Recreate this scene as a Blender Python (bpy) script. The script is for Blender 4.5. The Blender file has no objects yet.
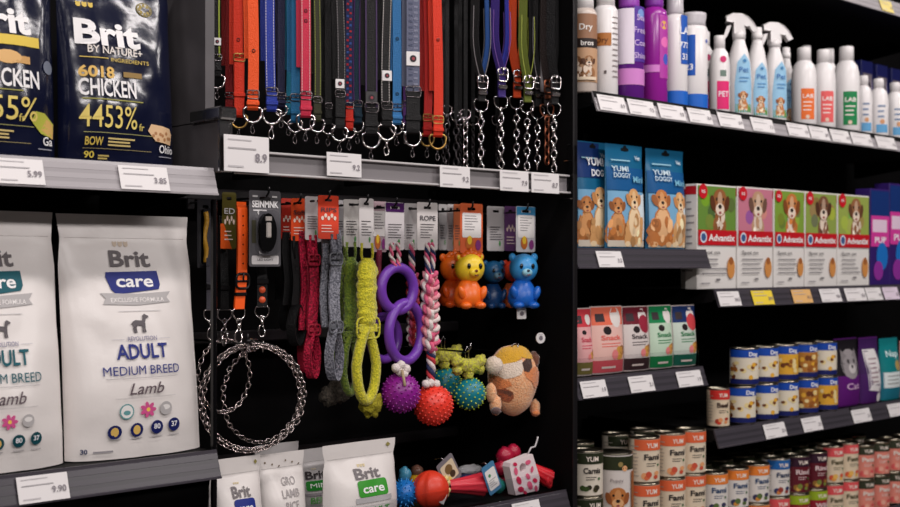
import bpy, math, random
from mathutils import Vector, Matrix, noise
from mathutils.geometry import tessellate_polygon

random.seed(7)
PI = math.pi
SC = bpy.context.scene
COL = SC.collection
# ------------------------------------------------------------------ camera, light, exposure
FPX, CX, HY = 1200.0, 450.0, 265.0            # focal length in pixels, centre column, horizon row
TH = math.atan(FPX / 1290.0)                  # the aisle wall recedes towards the right
CT, ST = math.cos(TH), math.sin(TH)
CAMY, CAMZ = -1.75, 1.35                      # price rails' front plane is Y = 0, floor is Z = 0
cam = bpy.data.cameras.new('camera')
camo = bpy.data.objects.new('camera', cam)
COL.objects.link(camo)
camo.location = (0, CAMY, CAMZ)
camo.rotation_euler = (PI / 2, 0, -TH)
cam.sensor_width = 36
cam.lens = 36 * FPX / 900
cam.shift_y = (HY - 253.5) / 900
cam.clip_start = 0.05
cam.dof.use_dof = True
cam.dof.focus_distance = 2.2
cam.dof.aperture_fstop = 5.0
SC.camera = camo

world = bpy.data.worlds.new('shop')
SC.world = world
world.use_nodes = True
bg = world.node_tree.nodes['Background']
bg.inputs[0].default_value = (1.0, 0.95, 0.93, 1)
bg.inputs[1].default_value = 0.02


def area(name, loc, target, sx, sy, power, col=(1, 0.935, 0.915)):
    l = bpy.data.lights.new(name, 'AREA')
    l.shape = 'RECTANGLE'
    l.size, l.size_y = sx, sy
    l.energy = power
    l.color = col
    o = bpy.data.objects.new(name, l)
    COL.objects.link(o)
    o.location = loc
    d = Vector(target) - Vector(loc)
    o.rotation_euler = d.to_track_quat('-Z', 'Y').to_euler()


# rows of ceiling lamps over the aisle
for i, x in enumerate((-0.9, 0.7, 2.3, 3.9)):
    area('ceiling_lamp', (x, -0.95, 3.0), (x + 0.1, 0.0, 1.3), 1.1, 0.14, 14)
for i, x in enumerate((-1.6, 0.8, 3.2)):
    area('ceiling_lamp_far', (x, -3.3, 3.0), (x + 0.2, 0.0, 1.3), 1.3, 0.2, 34)

vs = SC.view_settings
vs.view_transform = 'Standard'
vs.look = 'None'
vs.exposure = 0.0
vs.gamma = 1.0
vs.use_curve_mapping = False


# ------------------------------------------------------------------ helpers
def zat(px, Y):
    return (Y - CAMY) / (CT - (px - CX) / FPX * ST)


def sp(px, py, Y=0.0):
    """The point on the upright plane at depth Y that lies under a pixel of the photograph."""
    u = (px - CX) / FPX
    z = zat(px, Y)
    return Vector((z * (u * CT + ST), Y, CAMZ + z * (HY - py) / FPX))


def mpp(px, Y=0.0):
    return zat(px, Y) / FPX


def lin(c):
    c /= 255.0
    return c / 12.92 if c <= 0.04045 else ((c + 0.055) / 1.055) ** 2.4


_M = {}


def mat(name, rgb, rough=0.5, metal=0.0, spec=0.5, bump=0.0, scale=60.0, var=0.0, coat=0.0, trans=0.0, rgb2=None, sheen=0.0):
    if name in _M:
        return _M[name]
    m = bpy.data.materials.new(name)
    m.use_nodes = True
    nt = m.node_tree
    b = nt.nodes['Principled BSDF']
    c = tuple(lin(x) for x in rgb) + (1,)
    b.inputs['Base Color'].default_value = c
    b.inputs['Roughness'].default_value = rough
    b.inputs['Metallic'].default_value = metal
    b.inputs['Specular IOR Level'].default_value = spec
    b.inputs['Coat Weight'].default_value = coat
    b.inputs['Coat Roughness'].default_value = 0.08
    b.inputs['Sheen Weight'].default_value = sheen
    b.inputs['Transmission Weight'].default_value = trans
    tc = nz = None
    if bump or var or rgb2:
        tc = nt.nodes.new('ShaderNodeTexCoord')
        nz = nt.nodes.new('ShaderNodeTexNoise')
        nz.inputs['Scale'].default_value = scale
        nz.inputs['Detail'].default_value = 3
        nt.links.new(tc.outputs['Object'], nz.inputs['Vector'])
    if bump:
        bp = nt.nodes.new('ShaderNodeBump')
        bp.inputs['Strength'].default_value = bump
        bp.inputs['Distance'].default_value = 0.004
        nt.links.new(nz.outputs['Fac'], bp.inputs['Height'])
        nt.links.new(bp.outputs['Normal'], b.inputs['Normal'])
    if var or rgb2:
        cr = nt.nodes.new('ShaderNodeValToRGB')
        c2 = tuple(lin(x) for x in rgb2) + (1,) if rgb2 else tuple(x * (1 - var) for x in c[:3]) + (1,)
        cr.color_ramp.elements[0].position = 0.4
        cr.color_ramp.elements[1].position = 0.6
        cr.color_ramp.elements[0].color = c2
        cr.color_ramp.elements[1].color = c
        nt.links.new(nz.outputs['Fac'], cr.inputs['Fac'])
        nt.links.new(cr.outputs['Color'], b.inputs['Base Color'])
    _M[name] = m
    return m


def clear_mat(name, tint=(1, 1, 1), amount=0.12, rough=0.05):
    if name in _M:
        return _M[name]
    m = bpy.data.materials.new(name)
    m.use_nodes = True
    nt = m.node_tree
    nt.nodes.clear()
    out = nt.nodes.new('ShaderNodeOutputMaterial')
    mix = nt.nodes.new('ShaderNodeMixShader')
    tr = nt.nodes.new('ShaderNodeBsdfTransparent')
    gl = nt.nodes.new('ShaderNodeBsdfGlossy')
    lw = nt.nodes.new('ShaderNodeLayerWeight')
    lw.inputs['Blend'].default_value = amount
    gl.inputs['Roughness'].default_value = rough
    tr.inputs[0].default_value = tint + (1,)
    nt.links.new(lw.outputs['Fresnel'], mix.inputs[0])
    nt.links.new(tr.outputs[0], mix.inputs[1])
    nt.links.new(gl.outputs[0], mix.inputs[2])
    nt.links.new(mix.outputs[0], out.inputs[0])
    _M[name] = m
    return m


def ink(rgb, rough=0.45):
    return mat('ink_%d_%d_%d' % rgb, rgb, rough, spec=.25)


class MB:
    """Collects shapes and links them as one mesh object."""

    def __init__(s):
        s.v, s.f, s.m, s.s, s.mats = [], [], [], [], []

    def add(s, verts, faces, m, smooth=False):
        if m not in s.mats:
            s.mats.append(m)
        k = s.mats.index(m)
        o = len(s.v)
        s.v += [tuple(v) for v in verts]
        for f in faces:
            s.f.append(tuple(i + o for i in f))
            s.m.append(k)
            s.s.append(smooth)
        return s

    def box(s, c, d, m, b=0.0, rot=None):
        hx, hy, hz = d[0] / 2, d[1] / 2, d[2] / 2
        R = Matrix.Rotation(rot[0], 3, rot[1]) if rot else None
        b = min(b, hx * .9, hy * .9, hz * .9)
        if b <= 0:
            vs_ = [(x, y, z) for x in (-hx, hx) for y in (-hy, hy) for z in (-hz, hz)]
            fs = [(0, 1, 3, 2), (4, 6, 7, 5), (0, 4, 5, 1), (2, 3, 7, 6), (0, 2, 6, 4), (1, 5, 7, 3)]
        else:
            vs_, ix = [], {}
            for sx in (-1, 1):
                for sy in (-1, 1):
                    for sz in (-1, 1):
                        for a in range(3):
                            q = [sx * (hx - b), sy * (hy - b), sz * (hz - b)]
                            q[a] = (sx, sy, sz)[a] * (hx, hy, hz)[a]
                            ix[(sx, sy, sz, a)] = len(vs_)
                            vs_.append(tuple(q))
            fs = []
            for a in range(3):
                o1, o2 = [i for i in range(3) if i != a]
                for sg in (-1, 1):
                    ring = []
                    for t1, t2 in ((-1, -1), (1, -1), (1, 1), (-1, 1)):
                        k = [0, 0, 0]
                        k[a], k[o1], k[o2] = sg, t1, t2
                        ring.append(ix[(k[0], k[1], k[2], a)])
                    fs.append(tuple(ring))
                # edges parallel to axis a
                for t1 in (-1, 1):
                    for t2 in (-1, 1):
                        k = [0, 0, 0]
                        k[o1], k[o2] = t1, t2
                        k[a] = -1
                        k2 = list(k)
                        k2[a] = 1
                        fs.append((ix[(*k, o1)], ix[(*k2, o1)], ix[(*k2, o2)], ix[(*k, o2)]))
            for sx in (-1, 1):
                for sy in (-1, 1):
                    for sz in (-1, 1):
                        fs.append(tuple(ix[(sx, sy, sz, a)] for a in range(3)))
        c = Vector(c)
        vs_ = [(R @ Vector(v) if R else Vector(v)) + c for v in vs_]
        return s.add(vs_, fs, m)

    def grid(s, fn, nu, nv, m, cu=False, smooth=True):
        ku = nu if cu else nu + 1
        vs_ = [fn(i / nu, j / nv) for j in range(nv + 1) for i in range(ku)]
        fs = []
        for j in range(nv):
            for i in range(nu):
                a, b = j * ku + i, j * ku + (i + 1) % ku
                fs.append((a, b, b + ku, a + ku))
        return s.add(vs_, fs, m, smooth)

    def tube(s, pts, r, m, n=8, closed=False, cap=True):
        pts = [Vector(p) for p in pts]
        N = len(pts)
        rr = r if isinstance(r, (list, tuple)) else [r] * N
        vs_, fs = [], []
        nrm = None
        for i, p in enumerate(pts):
            a = pts[i - 1] if (i or closed) else p
            b = pts[(i + 1) % N] if (i < N - 1 or closed) else p
            t = (b - a).normalized()
            if nrm is None:
                nrm = t.orthogonal().normalized()
            nrm = (nrm - t * nrm.dot(t))
            nrm = nrm.normalized() if nrm.length > 1e-6 else t.orthogonal().normalized()
            bn = t.cross(nrm)
            for k in range(n):
                an = 2 * PI * k / n
                vs_.append(p + (nrm * math.cos(an) + bn * math.sin(an)) * rr[i])
        for i in range(N if closed else N - 1):
            j = (i + 1) % N
            for k in range(n):
                l = (k + 1) % n
                fs.append((i * n + k, i * n + l, j * n + l, j * n + k))
        if cap and not closed:
            fs.append(tuple(range(n))[::-1])
            fs.append(tuple((N - 1) * n + k for k in range(n)))
        return s.add(vs_, fs, m, True)

    def lathe(s, prof, m, n=24, c=(0, 0, 0), sy=1.0):
        """prof: (radius, height) pairs; a radius of nearly 0 closes the end."""
        vs_, fs = [], []
        for r, z in prof:
            for k in range(n):
                a = 2 * PI * k / n
                vs_.append((c[0] + r * math.cos(a), c[1] + r * sy * math.sin(a), c[2] + z))
        for i in range(len(prof) - 1):
            for k in range(n):
                l = (k + 1) % n
                fs.append((i * n + k, i * n + l, (i + 1) * n + l, (i + 1) * n + k))
        return s.add(vs_, fs, m, True)

    def ell(s, c, r, m, nu=18, nv=12, rot=None, wob=0.0, seed=0):
        c = Vector(c)
        r = (r, r, r) if isinstance(r, (int, float)) else r
        R = rot.to_3x3() if rot else None

        def fn(u, v):
            a, b = 2 * PI * u, PI * (v - .5)
            d = Vector((math.cos(a) * math.cos(b), math.sin(a) * math.cos(b), math.sin(b)))
            k = 1 + (wob * noise.noise(d * 2.3 + Vector((seed, seed * 2, 0))) if wob else 0)
            q = Vector((d.x * r[0], d.y * r[1], d.z * r[2])) * k
            return (R @ q if R else q) + c
        return s.grid(fn, nu, nv, m, cu=True)

    def torus(s, c, R, r, m, n=28, k=10, rot=None, sz=1.0):
        M = rot.to_3x3() if rot else Matrix.Identity(3)
        c = Vector(c)
        pts = [M @ Vector((R * math.cos(2 * PI * i / n), 0, R * sz * math.sin(2 * PI * i / n))) + c for i in range(n)]
        return s.tube(pts, r, m, k, closed=True)

    def ribbon(s, pts, w, t, m, side=(1, 0, 0)):
        """A flat band along pts; its width lies along side."""
        sd = Vector(side).normalized()
        pts = [Vector(p) for p in pts]
        vs_, fs = [], []
        N = len(pts)
        for i, p in enumerate(pts):
            tg = (pts[min(i + 1, N - 1)] - pts[max(i - 1, 0)]).normalized()
            nn = tg.cross(sd).normalized()
            for a, b in ((-1, -1), (1, -1), (1, 1), (-1, 1)):
                vs_.append(p + sd * (a * w / 2) + nn * (b * t / 2))
        for i in range(N - 1):
            for k in range(4):
                l = (k + 1) % 4
                fs.append((i * 4 + k, i * 4 + l, i * 4 + 4 + l, i * 4 + 4 + k))
        fs += [(3, 2, 1, 0), tuple((N - 1) * 4 + k for k in range(4))]
        return s.add(vs_, fs, m)

    def plate(s, outer, holes, t, m, y=0.0):
        """A flat sheet in the XZ plane with its outline and holes, thickness t along Y."""
        loops = [outer] + list(holes)
        tri = tessellate_polygon([[Vector((a, b, 0)) for a, b in lp] for lp in loops])
        flat = [p for lp in loops for p in lp]
        n = len(flat)
        vs_ = [(a, y - t / 2, b) for a, b in flat] + [(a, y + t / 2, b) for a, b in flat]
        fs = [tuple(f) for f in tri] + [tuple(i + n for i in f)[::-1] for f in tri]
        o = 0
        for lp in loops:
            k = len(lp)
            for i in range(k):
                j = (i + 1) % k
                fs.append((o + i, o + j, o + j + n, o + i + n))
            o += k
        return s.add(vs_, fs, m)

    def build(s, name, parent=None, loc=(0, 0, 0), rot=(0, 0, 0), kind=None, label=None):
        me = bpy.data.meshes.new(name)
        me.from_pydata(s.v, [], s.f)
        for m in s.mats:
            me.materials.append(m)
        me.polygons.foreach_set('material_index', s.m)
        me.polygons.foreach_set('use_smooth', s.s)
        me.update()
        o = bpy.data.objects.new(name, me)
        COL.objects.link(o)
        o.location = loc
        o.rotation_euler = rot
        if parent:
            o.parent = parent
        if kind:
            o['kind'] = kind
        if label:
            o['label'] = label
        return o


def tag(o, label, cat, group=None):
    o['label'] = label
    o['category'] = cat
    if group:
        o['group'] = group
    return o


def thing(name, label, cat, loc=(0, 0, 0), rz=0.0, group=None, rx=0.0):
    o = bpy.data.objects.new(name, None)
    o.empty_display_size = 0.03
    COL.objects.link(o)
    o.location = loc
    o.rotation_euler = (rx, 0, rz)
    return tag(o, label, cat, group)


KIDS = {}


def kids(o):
    return [c for c in COL.objects if c.parent is o]


def copy_tree(o, loc=None, rz=None, label=None, parent=None):
    c = o.copy()
    COL.objects.link(c)
    if parent:
        c.parent = parent
    if loc is not None:
        c.location = loc
    if rz is not None:
        c.rotation_euler[2] = rz
    if label:
        c['label'] = label
    for ch in o.children:
        copy_tree(ch, parent=c)
    return c


# ------------------------------------------------------------------ lettering and flat print
_T = {}


def txt(s, bold=0.0, shear=0.0):
    k = (s, bold, shear)
    if k not in _T:
        cu = bpy.data.curves.new('t', 'FONT')
        cu.body = s
        cu.size = 1.0
        cu.resolution_u = 3
        cu.offset = bold
        cu.shear = shear
        cu.align_x = 'CENTER'
        o = bpy.data.objects.new('t', cu)
        COL.objects.link(o)
        dg = bpy.context.evaluated_depsgraph_get()
        dg.update()
        me = bpy.data.meshes.new_from_object(o.evaluated_get(dg))
        vs_ = [(v.co.x / .7, v.co.y / .7) for v in me.vertices]
        fs = [tuple(p.vertices) for p in me.polygons]
        bpy.data.objects.remove(o)
        bpy.data.curves.remove(cu)
        bpy.data.meshes.remove(me)
        xs = [v[0] for v in vs_] or [0]
        _T[k] = (vs_, fs, min(xs), max(xs))
    return _T[k]


def rrect(w, h, r=0.0, n=3, cx=0.0, cy=0.0):
    if r <= 0:
        return [(cx - w / 2, cy - h / 2), (cx + w / 2, cy - h / 2), (cx + w / 2, cy + h / 2), (cx - w / 2, cy + h / 2)]
    p = []
    for qx, qy, a0 in ((1, -1, -PI / 2), (1, 1, 0), (-1, 1, PI / 2), (-1, -1, PI)):
        for i in range(n + 1):
            a = a0 + PI / 2 * i / n
            p.append((cx + qx * (w / 2 - r) + r * math.cos(a), cy + qy * (h / 2 - r) + r * math.sin(a)))
    return p


def circle(r, n=16, cx=0.0, cy=0.0, sy=1.0):
    return [(cx + r * math.cos(2 * PI * i / n), cy + r * sy * math.sin(2 * PI * i / n)) for i in range(n)]


OWN = {'colour_field', 'colour_band', 'gold_line', 'gold_band', 'label_panel', 'print_mark', 'band', 'white_panel', 'hang_hole', 'treat_picture'}
STUFF = {'fine_print', 'zip_line', 'side_print', 'food_picture', 'picture', 'crest', 'print_picture', 'gadget_print'}


class Print:
    """Flat print laid on a surface; surf(a, b, off) gives the point a across, b up, off proud of it."""

    def __init__(s, surf, step=0.02):
        s.surf, s.parts, s.step, s.n = surf, {}, step, 0

    def mb(s, part):
        s.n += 1
        return s.parts.setdefault(part, MB())

    def own(s, part):
        return '%s#%d' % (part, s.n)

    def off(s):
        return 0.0008 + 0.00006 * s.n

    def rect(s, part, rgb, a0, b0, a1, b1, rough=0.45):
        if part in OWN:
            part = s.own(part)
        mb, of = s.mb(part), s.off()
        nu = max(1, int(abs(a1 - a0) / s.step))
        nv = max(1, int(abs(b1 - b0) / s.step))
        mb.grid(lambda u, v: s.surf(a0 + (a1 - a0) * u, b0 + (b1 - b0) * v, of), nu, nv, ink(rgb, rough) if isinstance(rgb, tuple) else rgb)
        return s

    def poly(s, part, rgb, pts):
        if part in OWN:
            part = s.own(part)
        mb, of = s.mb(part), s.off()
        cx = sum(p[0] for p in pts) / len(pts)
        cy = sum(p[1] for p in pts) / len(pts)
        size = max(math.hypot(p[0] - cx, p[1] - cy) for p in pts)
        k = max(1, min(5, int(size / s.step)))
        dense = []
        for i, p in enumerate(pts):
            q = pts[(i + 1) % len(pts)]
            m = max(1, int(math.hypot(p[0] - q[0], p[1] - q[1]) / s.step))
            dense += [(p[0] + (q[0] - p[0]) * j / m, p[1] + (q[1] - p[1]) * j / m) for j in range(m)]
        n = len(dense)
        vs_ = [s.surf(cx, cy, of)]
        for r in range(1, k + 1):
            vs_ += [s.surf(cx + (p[0] - cx) * r / k, cy + (p[1] - cy) * r / k, of) for p in dense]
        fs = [(0, 1 + i, 1 + (i + 1) % n) for i in range(n)]
        for r in range(k - 1):
            o = 1 + r * n
            fs += [(o + i, o + n + i, o + n + (i + 1) % n, o + (i + 1) % n) for i in range(n)]
        mb.add(vs_, fs, ink(rgb) if isinstance(rgb, tuple) else rgb, True)
        return s

    def disc(s, part, rgb, a, b, r, sy=1.0, n=14, rot=0.0):
        c, q = math.cos(rot), math.sin(rot)
        return s.poly(part, rgb, [(a + x * c - y * q, b + x * q + y * c) for x, y in circle(r, n, 0, 0, sy)])

    def rr(s, part, rgb, w, h, r, a, b):
        return s.poly(part, rgb, rrect(w, h, r, 3, a, b))

    def text(s, part, rgb, st, a, b, cap, width=None, bold=0.0, shear=0.0, align='c', tilt=0.0):
        """Letters with cap height cap standing on b, centred on a (or starting / ending there); width squeezes the word."""
        mb, of = s.mb(s.own(part)), s.off() + .0006
        vs_, fs, x0, x1 = txt(st, bold, shear)
        kx = cap if width is None else width / max(x1 - x0, 1e-6)
        mid = (x0 + x1) / 2 if align == 'c' else (x0 if align == 'l' else x1)
        mb.add([s.surf(a + (x - mid) * kx, b + y * cap + (x - mid) * kx * tilt, of) for x, y in vs_], fs, ink(rgb) if isinstance(rgb, tuple) else rgb)
        return s

    def lines(s, part, rgb, a0, a1, b, n, gap, th, rag=0.25, seed=1):
        rd = random.Random(seed)
        for i in range(n):
            s.rect(part, rgb, a0, b - i * gap, a1 - (a1 - a0) * rag * rd.random(), b - i * gap + th)
        return s

    def dog(s, part, a, b, k, coat=(205, 150, 95), light=(236, 205, 165), dark=(120, 70, 40), body=True, tilt=0.0, hs=1.0, tuft=10):
        """A sitting dog seen from the front, k tall, standing on b."""
        D = lambda rgb, x, y, r, sy=1.0, rot=0.0: s.disc(part, rgb, a + x * k, b + y * k, r * k, sy, 12, rot)
        if body:
            D(coat, 0, .24, .24, 1.0)
            D(coat, 0, .42, .16, 1.2)
            D(light, 0, .36, .15, 1.5)
            D(coat, -.15, .1, .09, 1.3)
            D(coat, .15, .1, .09, 1.3)
            D(light, -.15, .03, .07, .6)
            D(light, .15, .03, .07, .6)
        h = .72 if body else .5
        rd = random.Random(int(abs(a) * 9999) + 3)
        for i in range(tuft if body else 0):
            m_ = rd.uniform(.78, 1.18)
            D(tuple(min(255, int(c * m_)) for c in (coat if i % 3 else light)), rd.uniform(-.2, .2), rd.uniform(.06, .46), rd.uniform(.03, .07), rd.uniform(1.2, 2.2), rd.uniform(-.3, .3))
        D0 = D
        D = lambda rgb, x, y, r, sy=1.0, rot=0.0: D0(rgb, x * hs, h + (y - h) * hs, r * hs, sy, rot)
        D(coat, tilt, h, .185, 1.12)
        D(dark, tilt - .18, h - .01, .06, 2.0, .28)
        D(dark, tilt + .18, h - .01, .06, 2.0, -.28)
        D(coat, tilt, h + .1, .15, .7)
        D(tuple((x + y) // 2 for x, y in zip(coat, light)), tilt, h + .05, .06, 1.9)
        D(light, tilt, h - .1, .11, .85)
        D((35, 25, 22), tilt, h - .06, .045, .75)
        D((35, 25, 22), tilt - .085, h + .05, .024)
        D((35, 25, 22), tilt + .085, h + .05, .024)
        D((150, 70, 70), tilt, h - .15, .035, .6)
        return s

    def build(s, parent):
        for k, mb in s.parts.items():
            k = k.split('#')[0]
            mb.build(k, parent, kind='stuff' if k in STUFF else None)


def flat(w=0, y=0.0):
    return lambda a, b, o: (a, y - o, b)


def cyl(r, sy=1.0):
    def f(a, b, o):
        t = a / r
        return ((r + o) * math.sin(t), -(r * sy + o) * math.cos(t), b)
    return f


# ------------------------------------------------------------------ shared materials
BLACK = mat('shelf_black', (7, 6, 7), .6, spec=.2, bump=.15, scale=300)
PANEL = mat('panel_dark', (6, 5, 6), .7, spec=.12, var=.3, scale=8)
DIVID = mat('divider_grey', (88, 84, 87), .45, var=.25, scale=9, bump=.1)
RAILD = mat('rail_dark', (66, 62, 69), .3, spec=.4)
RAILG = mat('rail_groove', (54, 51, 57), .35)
RAILL = mat('rail_pale', (168, 163, 166), .3, spec=.6)  # paler grey tone for the price rails of the higher shelves
RAILLG = mat('rail_pale_groove', (154, 149, 152), .35)
CHROME = mat('chrome', (205, 198, 198), .16, 1.0)
BUCK = mat('dark_nickel', (104, 98, 100), .25, 1.0)
STEEL = mat('steel_wire', (150, 146, 148), .25, 1.0)
DARKMET = mat('black_metal', (34, 32, 34), .3, .6)
BRASS = mat('brass', (176, 140, 80), .3, 1.0)
SCUFF = clear_mat('scuffed_plastic', (0.8, 0.79, 0.8), .42, .25)
CLEAR = clear_mat('clear_plastic', (0.93, 0.93, 0.94), .16)
PAPER = mat('tag_paper', (228, 224, 224), .55)

# ------------------------------------------------------------------ the setting
def struct(mb, name, **k):
    return mb.build(name, kind='structure', **k)


fl = mat('floor_tile', (120, 114, 110), .35, var=.12, scale=4)
struct(MB().box((1.5, -2.2, -.02), (9, 5.4, .04), fl), 'floor')
struct(MB().box((2.2, .475, 1.3), (6.0, .05, 2.6), PANEL), 'wall_back')

XD1 = sp(222, 200, 0).x + .004          # upright between the left bay and the hook bay
XD2 = sp(574.5, 200, 0).x               # upright between the hook bay and the shelves on the right
ZL1 = sp(110, 162.8, .015).z            # shelf heights, read off the rails' top edges
ZL2 = sp(110, 463.5, .015).z
ZRT = sp(650, 100.3, .015).z
ZA2 = sp(640, 249.3, .015).z
ZB1 = sp(800, 287.5, .015).z
ZA3 = sp(640, 373.0, .015).z
ZB2 = sp(780, 419.5, .015).z
ZM2 = sp(569, 489.6, .015).z
ZT = sp(900, 4.5, .015).z
ZBOT = sp(712, 551, .06).z
RH = .045
TILT = -math.atan(.015 / RH)

d = thing('divider_panel', 'dark grey upright panel between the big food bags and the leashes', 'panel', (XD1, 0, 0))
MB().plate([(0, 0), (0, 0)] and [(.045, ZL1 + .085), (.45, ZL1 + .085), (.45, 2.5), (.045, 2.5)], [], .018, DIVID).build('upper_board', d, rot=(0, 0, PI / 2))
MB().plate([(.0, ZL1 - .004), (.45, ZL1 - .004), (.45, ZL1 + .083), (.0, ZL1 + .083)], [], .018, DIVID).build('lower_board', d, rot=(0, 0, PI / 2))
MB().box((0, .035, ZL1 + .094), (.034, .1, .022), SCUFF, .003).box((0, -.004, ZL1 + .045), (.026, .006, .1), SCUFF, .001).build('clear_clip', d)
MB().box((0, .032, (ZL1 - .05) / 2 + .3), (.008, .012, ZL1 - .65), mat('post_gloss', (10, 9, 11), .25, spec=.3), .002).build('front_post', d)
d = thing('divider_panel', 'tall black upright panel between the hanging toys and the right-hand shelves', 'panel', (XD2, 0, 0))
MB().box((0, .222, 1.3), (.012, .444, 2.6), PANEL).build('board', d)
MB().box((0, -.001, 1.3), (.014, .006, 2.6), mat('edge_strip', (20, 18, 20), .4, spec=.3), .002).build('edge_strip', d)
MB().box((-.004, .004, ZRT - .16), (.022, .016, .07), CLEAR, .003).build('clear_clip', d)


def shelf(label, X0, X1, Z, light=False, lip=False, end=True, depth=.43, rail=True, dark_top=False):
    t = thing('shelf', label, 'shelf', ((X0 + X1) / 2, 0, Z))
    L = X1 - X0
    MB().box((0, .016 + depth / 2 - .008, -.014), (L, depth - .012, .026), BLACK, .002).build('board', t)
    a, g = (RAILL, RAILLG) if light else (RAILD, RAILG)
    mb = MB()
    prof = [(.0165, .002), (.0135, .002), (.0128, -.003), (.0118, -.004), (.0089, -.013), (.0091, -.0134), (.0070, -.0195), (.0066, -.0193), (.0039, -.0275), (.0041, -.0278), (.0020, -.034), (.0016, -.0338), (-.0008, -.041), (-.003, -.042), (-.003, -.045), (.002, -.045), (.0165, -.004)]
    n = len(prof)
    for i in range(n):
        (y0, z0), (y1, z1) = prof[i], prof[(i + 1) % n]
        mm = g if i in (4, 5, 8, 9) else (BLACK if dark_top and i in (0, 1, 2, 3) else a)
        mb.add([(-L / 2, y0, z0), (L / 2, y0, z0), (L / 2, y1, z1), (-L / 2, y1, z1)], [(0, 1, 2, 3)], mm)
    for sx in (-1, 1):
        mb.add([(sx * L / 2, y, z) for y, z in prof], [tuple(range(n))], a)
    if rail:
        mb.build('price_rail', t)
    if end:
        for sx in (-1, 1):
            MB().plate([(.02, -.03), (.40, -.08), (.42, -.08), (.42, .0), (.018, .0)], [], .003, BLACK).build('bracket', t, (sx * (L / 2 - .002), 0, -.001), (0, 0, PI / 2))
    if lip:
        MB().box((0, .024, .022), (L - .01, .003, .044), CLEAR, .001).build('clear_lip', t)
    return t


X9 = sp(900, 300, 0).x + .5
shelf('pale-edged shelf under the two navy food bags', -.15, XD1 - .012, ZL1, True)
shelf('dark-edged shelf under the big white food bags', -.15, XD1 - .006, ZL2)
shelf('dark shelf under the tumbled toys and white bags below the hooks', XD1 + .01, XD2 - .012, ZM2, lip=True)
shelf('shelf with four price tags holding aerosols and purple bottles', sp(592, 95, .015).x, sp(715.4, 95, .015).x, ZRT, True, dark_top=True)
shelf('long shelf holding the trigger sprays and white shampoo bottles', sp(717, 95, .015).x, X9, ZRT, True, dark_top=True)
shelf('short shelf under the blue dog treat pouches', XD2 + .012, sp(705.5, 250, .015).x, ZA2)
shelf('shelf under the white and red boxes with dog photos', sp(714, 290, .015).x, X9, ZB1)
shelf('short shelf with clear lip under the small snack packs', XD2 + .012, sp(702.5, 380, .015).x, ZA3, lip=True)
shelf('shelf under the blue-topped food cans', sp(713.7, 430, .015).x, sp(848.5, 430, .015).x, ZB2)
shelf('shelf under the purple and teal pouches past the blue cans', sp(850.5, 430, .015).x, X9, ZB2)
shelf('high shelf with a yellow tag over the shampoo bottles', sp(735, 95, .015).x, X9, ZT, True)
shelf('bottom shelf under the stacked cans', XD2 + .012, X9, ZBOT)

# clear hanging rail that carries tags in front of the leashes
ZM = sp(400, 183.4, 0).z                 # its lower edge
r = thing('tag_rail', 'clear grey rail with price tags in front of the hanging leashes', 'rail', ((XD1 + XD2) / 2, 0, ZM))
L = XD2 - XD1 - .045
MB().box((0, .004, .02), (L, .004, .034), mat('rail_smoke', (132, 128, 130), .22, spec=.7), .001).build('plate', r)
MB().box((0, -.001, .0385), (L, .012, .004), mat('rail_edge', (196, 192, 192), .2), .001).build('top_edge', r)
MB().box((0, -.002, .0015), (L, .016, .004), mat('rail_edge', (196, 192, 192), .2), .001).build('bottom_edge', r)
MB().box((L / 2 - .003, -.004, .03), (.012, .02, .085), CLEAR, .002).build('end_clip', r)
for k in (-.45, -.15, .15, .42):
    MB().box((k, .22, .03), (.012, .43, .012), BLACK, .002).build('arm', r)


# ------------------------------------------------------------------ price tags
GREY = (196, 192, 194)
DG = (138, 132, 138)


def price_tag(px0, px1, Zb, label, price, h=.0385, rgb=None, Yb=-.0025, tilt=TILT, group='price tags'):
    a, b = sp(px0, 300, 0).x, sp(px1, 300, 0).x
    w = b - a
    t = thing('price_tag', label, 'price tag', ((a + b) / 2, Yb - .0022, Zb + .003), 0, group, tilt)
    MB().box((0, 0, h / 2), (w, .0012, h), mat('tag_%d_%d_%d' % rgb, rgb, .55) if rgb else PAPER, .0003).build('card', t)
    p = Print(flat(0, -.0006), .05)
    p.lines('fine_print', GREY, -w * .42, w * .1, h * .86, 1, .004, h * .035, 0)
    p.lines('fine_print', (176, 172, 174), -w * .42, w * .22, h * .62, 1, .004, h * .045, .2)
    p.lines('fine_print', GREY, -w * .42, -w * .08, h * .12, 1, .004, h * .05, 0)
    p.text('price', DG, price, w * .44, h * .3, h * .23, None, .02, 0, 'r')
    p.build(t)
    return t


zr = lambda Z: Z - RH
price_tag(-4, 44.5, zr(ZL1), 'price tag below the navy bag cut off by the picture edge', '5.99', .041)
price_tag(120, 169, zr(ZL1), 'price tag below the navy chicken food bag', '3.85', .041)
price_tag(18, 69, zr(ZL2), 'price tag below the big white lamb food bags', '9.90', .041)
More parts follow.
